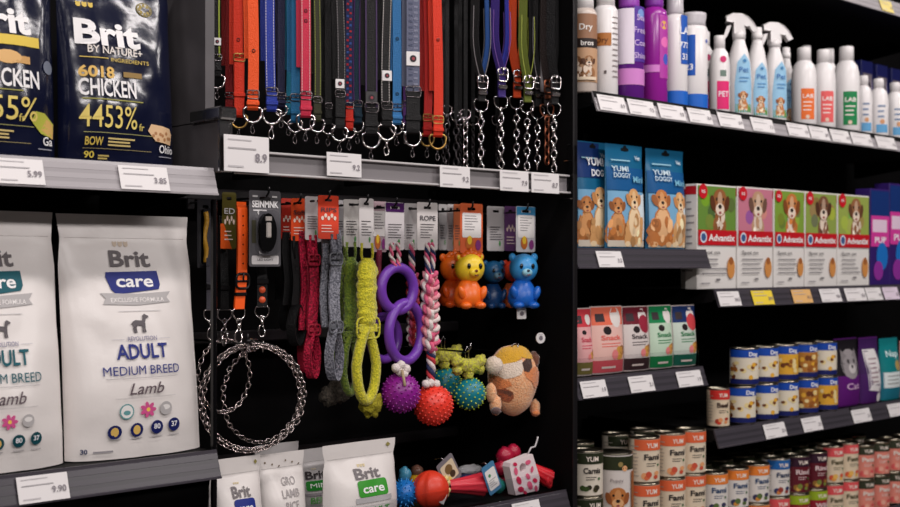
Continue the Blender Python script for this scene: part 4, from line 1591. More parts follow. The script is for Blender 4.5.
animal_toy('dim dark blue bear between the lion and the bright bear', A, (487, 504.5, 206, 251), 494, 272, 11.5, 296, 11.5, 12, rubber((24, 84, 126)), rubber((18, 60, 110)), rubber((24, 84, 126)), rubber((110, 150, 170)), rubber((40, 40, 60)), (196, 192, 192), None, 0, 44, None)
A = At(510, 211, .15)
animal_toy('orange-red toy half hidden behind the bright blue bear', A, (504.5, 516, 206, 251), 513.5, 271, 11, 295, 12.5, 12, rubber((214, 66, 40)), rubber((226, 110, 60)), rubber((214, 66, 40)), rubber((226, 110, 60)), rubber((60, 30, 30)), (110, 70, 120), None, 2, 45, None)


# small plastic hook labels
def peg_label(label, px, py, Y, w, h, rnd=False):
    A = At(px, py, Y)
    t = thing('hook_label', label, 'label', A.o, -.2)
    o_ = circle(w / 2, 18) if rnd else rrect(w, h, .003)
    MB().plate(o_, [], .002, PAPER).build('plate', t)
    p = Print(flat(0, -.001), .5)
    p.disc('printed_mark', (120, 112, 120), 0, 0, w * .22)
    p.lines('fine_print', GREY, -w * .25, w * .25, h * .3, 1, .01, h * .06, 0)
    p.build(t)


peg_label('small square hook label below the bright blue bear', 521.5, 313.5, .085, .024, .024)
peg_label('round white disc on the black upright beside the plush dog', 540.5, 338, .05, .024, .024, True)
MB_ = MB().box((0, .17, 0), (.003, .33, .003), DARKMET)
o = MB_.build('label_wire', loc=sp(521.5, 309, .085))
tag(o, 'thin wire behind the square hook label', 'wire')


# teal ball with a lime rope knot, twice
def knot_ball(label, px, dy, Y, bright=True):
    A = At(467 + px, 350 + dy, Y)
    q = lambda x, y, d_=0.0: A.q(x + px, y + dy, d_)
    t = thing('knot_ball_toy', label, 'dog toy', A.o, 0, GTOY)
    kn = mat('rope_lime', (206, 206, 60), .85, bump=.8, scale=220, rgb2=(170, 160, 90))
    for x, y, r in ((456.5, 361, 6.2), (480, 361, 6.2), (457, 370, 5), (479.5, 369, 5.2), (463, 365, 6.5), (468.5, 366, 7), (474, 365, 6.5), (468.5, 374, 5.5)):
        MB().ell(q(x, y, -.004), A.sz(r), kn, 14, 10, wob=.45, seed=x).build('knot', t)
    spiky_ball(t, q(469.5, 393.5), A.sz(16), rubber((16, 124, 140)), rubber((178, 200, 50)), 110, .1)
    MB().tube([q(466, 362), q(465, 352), q(467, 346), q(469, 350), q(468, 360)], .0012, STEEL, 6).build('wire_loop', t)
    return t


knot_ball('teal spiky ball with lime nubs under a lime rope knot', 0, 0, .10)
knot_ball('second teal ball with lime knot, further back', -24, -10, .2)
hook('steel hook holding the teal ball toys', 469.5, 351, .085, m=STEEL)
hook('steel hook holding the plush puppy', 517, 352, .085, m=STEEL)

# plush puppy
A = At(514, 352, .10)
q = A.q
t = thing('plush_puppy', 'plush puppy in cream and orange with yellow crown and brown ear', 'plush toy', A.o, 0, GTOY)


def plush(rgb, rgb2=None):
    return mat('plush_%d_%d_%d' % rgb, rgb, .9, bump=.9, scale=260, sheen=.5, rgb2=rgb2)


CRE, TAN, BRN, PYE = plush((246, 192, 146), (238, 164, 112)), plush((222, 132, 74)), plush((104, 56, 34)), plush((224, 170, 40))
WHP = plush((232, 214, 196))
S = A.sz
RX, RY, RZ = S(25.2), S(21), S(35.5)
CB = q(512.8, 380.5)
VR = Matrix.Rotation(-TH * .9, 3, 'Z')         # the puppy hangs turned towards the aisle


def skin(a, b, of):
    """The puppy's plump front, a across and b up from its middle."""
    rr_ = math.hypot(a / RX, b / RZ)
    f = min(1.0, .985 / max(rr_, 1e-6))
    e = math.sqrt(max(0.0, 1 - (rr_ * f) ** 2))
    g_ = 1 + of / RY
    k = 1 + .05 * noise.noise(Vector((a * 30, b * 30, 3)))
    return CB + VR @ Vector((a * f * g_ * k * (1 + .14 * b * f / RZ), -RY * e * k - of, b * f * g_ * k))


def pug(u, v):
    a_, b_ = 2 * PI * u, PI * (v - .5)
    x_, y_, z_ = RX * math.cos(a_) * math.cos(b_), RY * math.sin(a_) * math.cos(b_), RZ * math.sin(b_)
    k = 1 + .05 * noise.noise(Vector((x_ * 30, z_ * 30, 3)))
    return CB + VR @ (Vector((x_ * (1 + .14 * z_ / RZ), y_, z_)) * k)


MB().grid(pug, 44, 30, CRE, cu=True).build('body', t)
pz = Print(skin, .004)
px2 = lambda pts: [((x - 513.5) * RX / 25.5, (380.5 - y) * RZ / 35.5) for x, y in pts]
pz.poly('crown_patch', PYE, px2([(494, 364), (497, 355), (504, 348), (513, 345.5), (523, 346.5), (531, 351), (535, 358), (528, 358), (521, 357), (514, 361), (506, 362), (500, 366)]))
pz.poly('cheek_patch', WHP, px2([(490, 368), (496, 365), (505, 362), (514, 361), (520, 359), (522, 366), (519, 373), (511, 376), (503, 377), (497, 374), (492, 376)]))
pz.poly('flank_patch', TAN, px2([(489, 378), (494, 374), (502, 378), (508, 379), (510, 384), (503, 386), (497, 388), (490, 392), (488.5, 385)]))
pz.poly('shoulder_patch', TAN, px2([(521, 367), (526, 370), (533, 366), (538, 372), (539, 384), (535, 388), (530, 380), (524, 376)]))
pz.poly('brown_patch', plush((176, 92, 48), (140, 66, 36)), px2([(496, 388), (503, 386), (511, 390), (512, 396), (507, 400), (501, 398), (497, 394)]))
pz.poly('brown_stripe', BRN, px2([(496, 387), (502, 388), (508, 389), (512, 392), (508, 394), (501, 391)]))
pz.poly('ear_patch', plush((62, 34, 24)), px2([(520, 362), (524, 358), (529, 358), (530, 366), (527, 371), (522, 370)]))
pz.build(t)
MB().ell(q(494, 365.5, -.012), (S(8), S(9), S(9)), WHP, 20, 14, wob=.12).build('muzzle', t)
MB().ell(q(533, 362, -.03), (S(5.5), S(7), S(10)), BRN, 20, 14, Matrix.Rotation(.25, 4, 'Y'), .25, 3).build('ear', t)
for x, y, r in ((495.5, 405, 6), (535, 408, 5.2)):
    g = MB().ell(q(x, y, -.014), (S(r), S(r), S(r * 1.7)), CRE, 16, 12, wob=.15).build('leg', t)
    MB().ell(q(x + .5, y + r * .95, -.024), (S(r * .85), S(r * .9), S(r * .6)), plush((88, 62, 60)) if x < 500 else TAN, 12, 8).build('paw', g)
MB().ell(q(491, 393, -.01), (S(4.5), S(6), S(10)), CRE, 14, 10, wob=.15).build('arm', t)
MB().tube([q(512, 352, -.008), q(512, 345, -.01), q(516, 343, -.01), q(518, 348, -.008)], .0016, STEEL, 6).build('wire_loop', t)

# ------------------------------------------------------------------ toys lying on the shelf below
GB = 'toys lying on the shelf under the hooks'
zs_ = ZM2


def bell(mb, a, b, r0, r1, m, lobes=9):
    """A ribbed flaring horn from a to b."""
    a, b = Vector(a), Vector(b)
    ax = (b - a).normalized()
    u = ax.orthogonal().normalized()
    v = ax.cross(u)

    def fn(s_, q_):
        an = 2 * PI * s_
        r = (r0 + (r1 - r0) * q_ ** 1.3) * (1 + .06 * math.cos(an * lobes))
        return a.lerp(b, q_) + (u * math.cos(an) + v * math.sin(an)) * r
    mb.grid(fn, 36, 10, m, cu=True)

    def lid(s_, q_):
        an = 2 * PI * s_
        return b - ax * .006 * (1 - q_) + (u * math.cos(an) + v * math.sin(an)) * r1 * q_ * (1 + .06 * math.cos(an * lobes))
    mb.grid(lid, 36, 3, m, cu=True)
    return mb


REDT, CORT = rubber((222, 60, 36), .4), rubber((214, 50, 66), .4)
A = At(431, 496, .066)
t = thing('horn_toy', 'orange-red rubber horn toy with round ribbed bulb', 'dog toy', A.o, 0, GB)
q = A.q
R = A.sz(18)
MB().grid(lambda u, v: q(430.5, 491) + Vector((R * (1 + .07 * math.cos(2 * PI * u * 8)) * math.cos(2 * PI * u) * math.cos(PI * (v - .5)), R * math.sin(2 * PI * u) * math.cos(PI * (v - .5)), R * 1.05 * math.sin(PI * (v - .5)))), 48, 18, REDT, cu=True).build('bulb', t)
bell(MB(), q(447, 488), q(481, 486), A.sz(6), A.sz(12), CORT).build('horn', t)
for k in range(5):
    MB().ell(q(446 + 1.6 * (k % 2), 480 + k * 4, -.012), A.sz(3.2), mat('twine_cream', (226, 206, 140), .8, bump=.5, scale=200), 10, 8, wob=.3, seed=k).build('knot', t)
MB().box(q(443, 500, -.03), (A.sz(7), .003, A.sz(11)), PAPER, .001, (.5, 'Y')).build('care_tag', t)


def lying_tag(label, px, py, Y, w, h, rgb, tilt, art=0):
    A = At(px, py, Y)
    t = thing('toy_tag', label, 'tag', A.o, 0, 'tags of the toys under the hooks')
    M = Matrix.Rotation(tilt, 3, 'Y')
    mm = mat('tagcard_%d_%d_%d' % rgb, rgb, .4)
    c = MB().plate([(v.x, v.z) for v in (M @ Vector((a, 0, b)) for a, b in rrect(w, h, .004))], [], .0015, mm).build('card', t)

    def sf(a, b, of):
        v = M @ Vector((a, 0, b))
        return (v.x, -.0008 - of, v.z)
    p = Print(sf, .5)
    if art == 0:
        p.rr('print_panel', (232, 230, 228), w * .8, h * .7, .004, 0, -h * .02)
        p.disc('print_mark', (70, 140, 90), -w * .12, h * .12, w * .1)
        p.lines('fine_print', (130, 126, 130), -w * .3, w * .3, -h * .05, 4, h * .07, h * .02, .4)
    else:
        p.rr('print_panel', (214, 200, 170), w * .8, h * .7, .004, 0, 0)
        p.disc('print_picture', (120, 96, 60), 0, h * .08, w * .22)
        p.disc('print_picture', (70, 56, 40), w * .1, -h * .16, w * .16)
        p.disc('print_picture', (226, 204, 110), -w * .16, -h * .24, w * .12)
    p.build(t)
    MB().tube([M @ Vector((0, 0, h * .42)), M @ Vector((0, .004, h * .56)), M @ Vector((0, .03, h * .45))], .0012, STEEL, 6).build('tie', t)
    return t


lying_tag('tilted clear-framed tag above the orange-red bulb', 449, 471, .09, .05, .06, (120, 116, 122), -.55, 1)
lying_tag('tilted white and blue tag in front of the coral horn', 491.5, 478, .04, .038, .066, (74, 130, 170), -.42, 0)
A = At(470, 470, .2)
t = thing('plush_toy', 'navy and white soft toy lying behind the coral horn', 'dog toy', A.o, 0, GB)
q = A.q
MB().ell(q(468, 472), (A.sz(17), A.sz(12), A.sz(8.5)), plush((30, 52, 110)), 22, 14, wob=.25).build('body', t)
MB().ell(q(470, 465, -.01), (A.sz(14), A.sz(9), A.sz(4.5)), plush((200, 200, 204)), 20, 12, wob=.3).build('stripe', t)
MB().ell(q(482, 469, -.01), (A.sz(6), A.sz(5), A.sz(6)), plush((26, 60, 140)), 14, 10, wob=.3).build('paw', t)
A = At(497, 492, .085)
t = thing('rubber_toy', 'teal green rubber toy under the tilted white tag', 'dog toy', A.o, 0, GB)
MB().ell(A.q(497, 491), (A.sz(9), A.sz(9), A.sz(8)), rubber((40, 140, 130)), 20, 14, wob=.2).build('body', t)
MB().ell(A.q(489, 489), (A.sz(5), A.sz(5), A.sz(6)), rubber((90, 150, 60)), 14, 10, wob=.2).build('bump', t)

# pink patterned box with a red horn toy
A = At(520, 494, .05)
t = thing('patterned_pack', 'white folded pack with pink dog print and round cut-out', 'pack', A.o, 0, GB)
q = A.q
PKP = mat('pack_white', (236, 220, 222), .5)
outl = [(q(x, y).x, q(x, y).z) for x, y in ((512, 494), (535, 489), (536, 476), (529, 453), (507, 462), (506, 466))]
cz = q(519, 466.5)
MB().plate(outl, [[(cz.x + a, cz.z + b) for a, b in circle(A.sz(4.6), 14)]], .022, PKP, 0).build('sleeve', t)
p = Print(lambda a, b, of: (a, -.0112 - of, b), .5)
rd = random.Random(5)
for x, y, r in ((512, 470, 2.8), (515, 479, 3.2), (524, 475, 2.6), (517, 488, 3), (526, 484, 3.4), (531, 479, 2.4), (524, 461, 2.6), (528, 468, 2.2), (511, 463, 2), (532, 487, 2.2), (521, 491, 1.8)):
    c = q(x, y)
    p.disc('dog_print#%d' % x, (206, 44, 84) if x % 2 else (224, 96, 130), c.x, c.z, A.sz(r) * 1.55, .62, 8, rd.random() * 3)
p.build(t)
MB().tube([q(528, 453), q(531, 447), q(535, 446), q(537, 440), q(538, 436)], .0018, mat('plastic_hanger', (210, 206, 208), .3), 7).build('hanger', t)
A = At(540, 486, .062)
t = thing('horn_toy', 'red rubber horn toy beside the pink patterned pack', 'dog toy', A.o, 0, GB)
q = A.q
bell(MB(), q(526, 467, .01), q(549, 480, -.012), A.sz(5.5), A.sz(9), rubber((216, 30, 44), .4)).build('horn', t)
MB().ell(q(521, 465, .02), (A.sz(9), A.sz(8), A.sz(8)), rubber((216, 30, 54), .4), 18, 12).build('bulb', t)
MB().torus(q(549.5, 480.5, -.014), A.sz(7.5), A.sz(1.9), rubber((226, 44, 54), .4), 22, 8, Matrix.Rotation(.5, 4, 'Z')).build('rim', t)
A = At(510, 472, .11)
t = thing('rubber_toy', 'crimson rubber toy behind the pink patterned pack', 'dog toy', A.o, 0, GB)
for x, y, r in ((505, 462, 9), (513, 458, 8), (502, 474, 8), (508, 485, 9)):
    MB().ell(A.q(x, y), A.sz(r), rubber((176, 28, 62)), 16, 12, wob=.2, seed=x).build('lobe', t)
# at the green bag's side
A = At(408, 500, .10)
t = thing('spiky_toy', 'blue spiky toy half hidden by the green-panel bag', 'dog toy', A.o, 0, GB)
spiky_ball(t, A.q(405, 492), A.sz(13), rubber((24, 110, 190)), rubber((40, 140, 214)), 90, .22)
MB().ell(A.q(405, 474, .01), (A.sz(6), A.sz(6), A.sz(8)), rubber((60, 130, 160)), 14, 10, wob=.4).build('head', t)
A = At(415, 494, .2)
t = thing('rubber_toy', 'yellow rubber toy between the blue spikes and the orange bulb', 'dog toy', A.o, 0, GB)
MB().ell(A.q(417, 487), (A.sz(8), A.sz(8), A.sz(11)), rubber((226, 176, 40)), 18, 12, wob=.2).build('body', t)
MB().ell(A.q(417, 475), (A.sz(6), A.sz(6), A.sz(6)), rubber((120, 84, 70)), 14, 10, wob=.2).build('head', t)

bpy.context.view_layer.update()
for o in list(COL.objects):
    if o.parent is None and o.get('group') == GB:
        lo = min((c.matrix_world @ v.co).z for c in o.children if c.type == 'MESH' for v in c.data.vertices)
        o.location.z += ZM2 + .0015 - lo

# ------------------------------------------------------------------ bottles on the top right shelf
def plastic(rgb, rough=.3):
    return mat('plastic_%d_%d_%d' % rgb, rgb, rough, spec=.5)


WHT = plastic((232, 228, 228))
CLP = plastic((196, 192, 196), .2)
GBOT = 'bottles on the top shelf'


def bottle(label, pxc, wpx, ytop, ybot, Y, kind, body, cap, deco, name='bottle', rz=0.0):
    """Round bottle centred on column pxc, wpx wide, from row ytop down to its foot on the shelf."""
    s = mpp(pxc, Y)
    r = wpx * s / 2 * 1.07
    o = sp(pxc, ybot, Y)
    o.z = ZRT + .001
    h = sp(pxc, ytop, Y).z - o.z
    t = thing(name, label, 'bottle', o, rz, GBOT)
    if kind == 'aerosol':
        hb = h * .84
        prof = [(.0001, 0), (r * .93, 0), (r, .004), (r, hb * .94), (r * .97, hb * .96), (r * .8, hb), (.0001, hb)]
        MB().lathe(prof, body, 28).build('body', t)
        MB().lathe([(.0001, hb), (r * .76, hb), (r * .74, h * .985), (r * .66, h), (.0001, h)], cap, 24).build('cap', t)
    elif kind == 'tall':
        hb = h * .8
        prof = [(.0001, 0), (r * .93, 0), (r, .004), (r, hb * .9), (r * .92, hb * .96), (r * .62, hb), (.0001, hb)]
        MB().lathe(prof, body, 28).build('body', t)
        MB().lathe([(.0001, hb - .002), (r * .66, hb), (r * .7, hb + .006), (r * .66, h * .98), (r * .6, h), (.0001, h)], cap, 24).build('cap', t)
    elif kind == 'wide':
        hb = h * .86
        MB().lathe([(.0001, 0), (r * .93, 0), (r, .004), (r, hb * .96), (r * .9, hb), (.0001, hb)], body, 28).build('body', t)
        MB().lathe([(.0001, hb), (r * .86, hb), (r * .84, hb + .01), (r * .92, h * .97), (r * .9, h), (.0001, h)], cap, 26).build('cap', t)
    elif kind == 'shampoo':
        hb = h * .84
        MB().lathe([(.0001, 0), (r * .94, 0), (r, .005), (r * 1.0, hb * .72), (r * .95, hb * .82), (r * .82, hb * .92), (r * .55, hb * .985), (r * .5, hb), (.0001, hb)], body, 28).build('body', t)
        MB().lathe([(.0001, hb - .004), (r * .54, hb - .003), (r * .54, h * .985), (r * .5, h), (.0001, h)], cap, 20).build('cap', t)
    elif kind in ('spray', 'neck'):
        hb = h * (.76 if kind == 'spray' else .86)
        MB().lathe([(.0001, 0), (r * .95, 0), (r, .005), (r * 1.0, hb * .5), (r * .92, hb * .68), (r * .72, hb * .84), (r * .5, hb * .95), (r * .44, hb), (.0001, hb)], body, 28).build('body', t)
        MB().lathe([(.0001, hb - .002), (r * .52, hb), (r * .52, hb + h * .06), (r * .46, hb + h * .065), (r * .44, h * .99 if kind == 'neck' else hb + h * .08), (.0001, h if kind == 'neck' else hb + h * .08)], cap, 20).build('cap', t)
        if kind == 'spray':
            k = h - hb
            pr = [(r * x, hb + k * z) for x, z in ((-1.0, .72), (-1.02, .93), (-.5, 1.0), (.2, .98), (.7, .9), (1.1, .68), (1.36, .36), (1.14, .3), (.8, .48), (.45, .5), (.42, .2), (-.42, .2), (-.45, .66))]
            g = MB().plate(pr, [], r * .78, cap, 0).build('trigger_head', t, (0, 0, 0), (0, 0, -.35))
            bv = g.modifiers.new('round', 'BEVEL')
            bv.width = r * .22
            bv.segments = 3
            MB().plate([(-r * .62, hb + k * .58), (-r * .95, hb + k * .55), (-r * 1.2, hb + k * .2), (-r * 1.12, hb + k * .02), (-r * .95, hb + k * .15), (-r * .75, hb + k * .36)], [], r * .5, cap, 0).build('trigger', t, (0, 0, 0), (0, 0, -.35))
    p = Print(cyl(r), .006)
    deco(p, r, h)
    p.build(t)
    return t


def d_brown(p, r, h):
    p.rect('label_panel', (150, 110, 84), -r * 1.5, h * .52, r * 1.5, h * .78)
    p.rect('label_panel', (40, 30, 28), -r * 1.5, h * .44, r * 1.5, h * .535)
    p.text('lettering', (232, 226, 220), 'Dry', -r * .2, h * .62, h * .06, None, .02)
    p.text('lettering', (232, 226, 220), 'bros', -r * .1, h * .465, h * .05, None, .02)
    p.rect('picture', (190, 150, 116), -r * 1.5, h * .1, r * 1.5, h * .44)
    p.dog('dog_picture', -r * .9, h * .12, h * .26, (126, 84, 54), (226, 206, 186), (90, 56, 36))
    p.dog('dog_picture#2', r * .0, h * .12, h * .26, (150, 104, 66), (226, 206, 186), (90, 56, 36))
    p.rect('fine_print', (226, 206, 180), -r * 1.2, h * .12, r * .6, h * .15)


def d_whitebrown(p, r, h):
    p.rect('label_panel', (176, 112, 56), -r * 1.5, h * .46, r * .0, h * .58)
    p.text('lettering', (110, 62, 30), 'Dry', -r * .75, h * .49, h * .05, None, .02)
    p.lines('fine_print', (150, 140, 140), r * .1, r * .9, h * .72, 12, h * .05, h * .012)
    p.rect('fine_print', (90, 80, 80), -r * .6, h * .2, -r * .4, h * .23)


def d_purple(p, r, h):
    p.rect('label_panel', (226, 216, 228), -r * 1.5, h * .3, -r * .15, h * .78)
    p.rect('label_panel', (84, 50, 150), -r * .15, h * .32, r * 1.0, h * .8)
    p.rect('band', (206, 130, 200), -r * 1.5, h * .12, r * 1.5, h * .26)
    for k in range(4):
        p.text('lettering', (206, 180, 226), ('Sea', 'Fresh', 'Coat', 'Shine')[k], r * .4, h * (.68 - .11 * k), h * .05, None, .01)
    p.disc('print_mark', (120, 150, 210), r * .4, h * .74, r * .3)


def d_magenta(p, r, h):
    p.rect('label_panel', (176, 60, 160), -r * .1, h * .2, r * 1.3, h * .72)
    p.disc('picture', (220, 170, 90), r * .3, h * .64, r * .32)
    p.disc('picture', (70, 90, 190), r * .5, h * .36, r * .3, 1.4)
    p.disc('picture', (226, 110, 180), r * .4, h * .5, r * .4)
    p.rect('band', (214, 130, 206), -r * 1.5, h * .25, -r * .1, h * .31)


def d_blue(p, r, h):
    p.rect('label_panel', (30, 86, 178), r * .15, h * .36, r * .95, h * .78)
    p.text('lettering', (236, 236, 240), 'LA', r * .5, h * .62, h * .06, None, .02)
    p.text('lettering', (236, 236, 240), '777', r * .5, h * .5, h * .05, None, .02)
    p.text('lettering', (236, 236, 240), '33', r * .55, h * .4, h * .05, None, .02)
    p.rect('band', (30, 100, 196), -r * 1.55, h * .01, r * 1.55, h * .13)


def d_blue2(p, r, h):
    p.rect('label_panel', (30, 86, 178), -r * 1.5, h * .34, -r * .5, h * .76)
    p.text('lettering', (236, 236, 240), '23', -r * .95, h * .4, h * .06, None, .02)
    p.rect('band', (30, 100, 196), -r * 1.55, h * .01, r * 1.55, h * .15)
    p.disc('print_mark', (100, 120, 190), r * .5, h * .7, r * .15)
    p.disc('print_mark', (60, 100, 120), r * .8, h * .36, r * .12)


def d_pink(p, r, h):
    p.rect('label_panel', (222, 40, 112), -r * .7, h * .04, r * .6, h * .4)
    p.disc('print_mark', (206, 50, 110), -r * .1, h * .68, r * .32)
    p.rect('print_mark', (110, 130, 120), -r * .4, h * .46, r * .2, h * .54)
    p.text('lettering', (244, 220, 230), 'PET', -r * .05, h * .2, h * .07, r * 1.0, .02)


def d_bluedog(p, r, h):
    p.poly('label_panel', (150, 196, 226), [(-r * .75, h * .03), (r * .75, h * .03), (r * .78, h * .3), (r * .55, h * .52), (0, h * .6), (-r * .55, h * .52), (-r * .78, h * .3)])
    p.rect('grass_print', (104, 150, 70), -r * .7, h * .03, r * .7, h * .11)
    p.dog('dog_picture', -r * .1, h * .05, h * .2, (196, 130, 80), (232, 206, 176), (140, 84, 50))
    p.text('lettering', (70, 120, 180), 'Pet', -r * .05, h * .42, h * .05, None, .01)
    p.lines('fine_print', (96, 150, 200), -r * .4, r * .4, h * .36, 2, h * .035, h * .012)
    p.disc('print_mark', (70, 130, 180), 0, h * .53, r * .14)


def d_col(rgb):
    def f(p, r, h):
        p.rect('label_panel', rgb, -r * .55, h * .07, r * .55, h * .46)
        p.text('lettering', (240, 232, 228), 'LAB', 0, h * .34, h * .05, r * .85, .02)
        p.lines('fine_print', (240, 226, 220), -r * .4, r * .4, h * .28, 3, h * .05, h * .014)
        p.disc('print_mark', (226, 200, 180), -r * .05, h * .1, r * .16)
    return f


def d_mini(p, r, h):
    p.rect('label_panel', (96, 160, 206), -r * .6, h * .06, r * .6, h * .2)
    p.lines('fine_print', (120, 140, 170), -r * .45, r * .35, h * .5, 3, h * .09, h * .03)
    p.disc('print_mark', (206, 150, 110), 0, h * .25, r * .25)


PU, MA = plastic((96, 34, 130), .22), plastic((150, 36, 150), .22)
Y0 = .055
bottle('brown and white aerosol can at the near end of the top shelf', 584, 24, -6, 92, Y0, 'aerosol', plastic((206, 192, 182)), WHT, d_brown, rz=-.5)
bottle('tall white aerosol with one orange-brown band', 605.5, 23, -10, 95, Y0, 'aerosol', WHT, WHT, d_whitebrown, rz=-.4)
bottle('purple bottle with a white label panel', 629, 28, -14, 99, Y0, 'tall', PU, plastic((150, 70, 176)), d_purple, rz=-.4)
bottle('magenta-purple bottle with a colourful label', 654, 25, -16, 102, Y0, 'tall', MA, plastic((130, 50, 160)), d_magenta, rz=-.4)
bottle('white bottle with clear cap and blue label strip', 675, 23, -8, 104, Y0, 'tall', WHT, CLP, d_blue, rz=-.6)
bottle('white bottle with wide grey cap and blue base', 694, 25, 14, 106.5, Y0, 'wide', WHT, CLP, d_blue2, rz=-.35)
bottle('white bottle with pink label, the one further back', 704.5, 18, 32, 108, .115, 'shampoo', WHT, WHT, d_pink, rz=-.5)
bottle('white bottle with pink label beside the sprays', 719.5, 19, 36, 109.5, .05, 'shampoo', WHT, WHT, d_pink, rz=-.5)
bottle('white trigger spray with blue puppy label, the nearer one', 739, 23, 15, 111.5, Y0, 'spray', WHT, WHT, d_bluedog, 'spray_bottle', -.55)
bottle('white capped bottle with blue puppy label between the sprays', 757, 20, 27, 114, .05, 'neck', WHT, WHT, d_bluedog, rz=-.55)
bottle('white trigger spray with blue puppy label, the farther one', 774.5, 22, 24, 117, Y0, 'spray', WHT, WHT, d_bluedog, 'spray_bottle', -.4)
bottle('white bottle with blue puppy label behind the farther spray', 786, 16, 47, 118, .125, 'neck', WHT, WHT, d_bluedog, rz=-.5)
bottle('white shampoo bottle with orange label', 804, 23, 48, 121, .05, 'shampoo', WHT, WHT, d_col((232, 112, 48)), rz=-.7)
bottle('plain white bottle behind the orange-label shampoo', 806, 17, 46, 119, .14, 'shampoo', WHT, WHT, d_mini, rz=-.5)
bottle('white shampoo bottle with coral label', 823.5, 22, 50, 124, .05, 'shampoo', WHT, WHT, d_col((228, 96, 96)), rz=-.7)
bottle('plain white bottle behind the coral-label shampoo', 829, 17, 49, 122, .13, 'shampoo', WHT, WHT, d_mini, rz=-.5)
bottle('white shampoo bottle with green label', 846.5, 24, 47, 128, .05, 'shampoo', WHT, WHT, d_col((20, 128, 72)), rz=-.75)
bottle('first small white bottle past the green-label shampoo', 863.5, 16, 76, 131, .06, 'shampoo', WHT, WHT, d_mini, rz=-.7)
bottle('second small white bottle past the green-label shampoo', 878.5, 18, 79, 133, .05, 'shampoo', WHT, WHT, d_mini, rz=-.7)
bottle('third small white bottle past the green-label shampoo, at the edge', 895, 18, 83, 135.5, .05, 'shampoo', WHT, WHT, d_mini, rz=-.7)
for k in range(4):
    px = 860 + k * 15
    o = sp(px, 120, .2)
    o.z = ZRT + .001
    h = sp(px, 62 + k * 4, .2).z - o.z
    t = thing('carton', '%s dark blue carton standing behind the small white bottles' % ordn[k], 'carton', o, 0, 'blue cartons on the top shelf')
    MB().box((0, 0, h / 2), (.075, .05, h), plastic((40, 46, 120), .4), .001).build('box', t)
    p = Print(flat(0, -.025), .05)
    p.rect('print_panel', (150, 140, 150), -.03, h * .6, .03, h * .85)
    p.disc('print_picture', (60, 50, 60), .01, h * .7, .014)
    p.build(t)


# ------------------------------------------------------------------ blue treat pouches
def pouch(name, label, cat, px0, px1, ytop, Z, Yc, d, m, deco, seed, group, seal=.1, rz=0.0, wr=.0016, lean=0.0, nu=18, nv=24):
    a, b = sp(px0, 200, Yc), sp(px1, 200, Yc)
    w = b.x - a.x
    h = sp((px0 + px1) / 2, ytop, Yc + lean).z - Z - .001
    t = thing(name, label, cat, ((a.x + b.x) / 2, Yc, Z + .001), rz, group)
    fr = bag_surface(w, h, d, seal, .02, wr, seed, lean=lean)
    bag_mesh(fr, m, nu, nv).build('pouch', t)
    p = Print(on_bag(fr, w, h), .006)
    deco(p, w, h)
    p.build(t)
    return t


def d_treat(navy, two):
    def f(p, w, h):
        if navy:
            p.rect('colour_field', (20, 52, 110), -w * .49, h * .66, w * .2, h * .99)
        else:
            p.rect('colour_field', (14, 84, 140), -w * .49, h * .56, w * .49, h * .78)
        p.rr('hang_hole', (10, 10, 12), w * .2, h * .03, h * .012, 0, h * .955)
        p.disc('hang_hole', (10, 10, 12), 0, h * .966, w * .05)
        p.rect('sky_print', (120, 170, 204), -w * .48, h * .03, w * .48, h * .55)
        if not two:
            p.dog('dog_picture#3', -w * .3, h * .05, h * .5, (176, 110, 58), (210, 150, 96), (140, 84, 44), hs=.78)
        p.poly('sky_print', (214, 226, 232), [(w * .05, h * .05), (w * .48, h * .1), (w * .48, h * .54), (w * .2, h * .5)])
        p.rect('grass_print', (206, 196, 180), -w * .48, h * .02, w * .48, h * .08)
        p.dog('dog_picture', w * (.1 if not two else .22), h * .03, h * .62, (214, 160, 104), (240, 212, 172), (192, 132, 80), hs=.8)
        if two:
            p.dog('dog_picture#2', -w * .26, h * .03, h * .64, (190, 118, 64), (226, 178, 130), (156, 92, 48), hs=.78)
        if navy:
            p.text('lettering', (232, 234, 240), 'YUMI', w * .0, h * .78, h * .07, w * .56, .03)
            p.text('lettering', (232, 234, 240), 'DOG', w * .06, h * .68, h * .06, w * .4, .03)
        else:
            p.text('lettering', (196, 216, 226), 'YUMI', -w * .2, h * .74, h * .05, w * .42, .02)
            p.text('lettering', (196, 216, 226), 'DOGGY', -w * .16, h * .68, h * .045, w * .42, .02)
            p.text('lettering', (120, 180, 206), 'Mini', w * .26, h * .64, h * .06, w * .3, .02)
        p.text('lettering', (206, 220, 230), 'Vet', w * .3, h * .86, h * .04, None, .02)
        p.lines('fine_print', (150, 196, 214), -w * .4, w * .1, h * .84, 1, .01, h * .012)
    return f


TBL = mat('pouch_blue', (14, 96, 136), .35, bump=.15, scale=30)
GP = 'blue dog treat pouches'
pouch('treat_pouch', 'blue treat pouch with navy corner, nearest the upright', 'pouch', 575.5, 607, 142, ZA2, .082, .03, TBL, d_treat(1, 0), 31, GP)
pouch('treat_pouch', 'middle blue treat pouch with one sitting golden dog', 'pouch', 604.5, 642, 145, ZA2, .05, .035, TBL, d_treat(0, 0), 32, GP)
pouch('treat_pouch', 'blue treat pouch with two dogs at the shelf end', 'pouch', 645, 683, 150, ZA2, .06, .05, TBL, d_treat(0, 1), 33, GP)


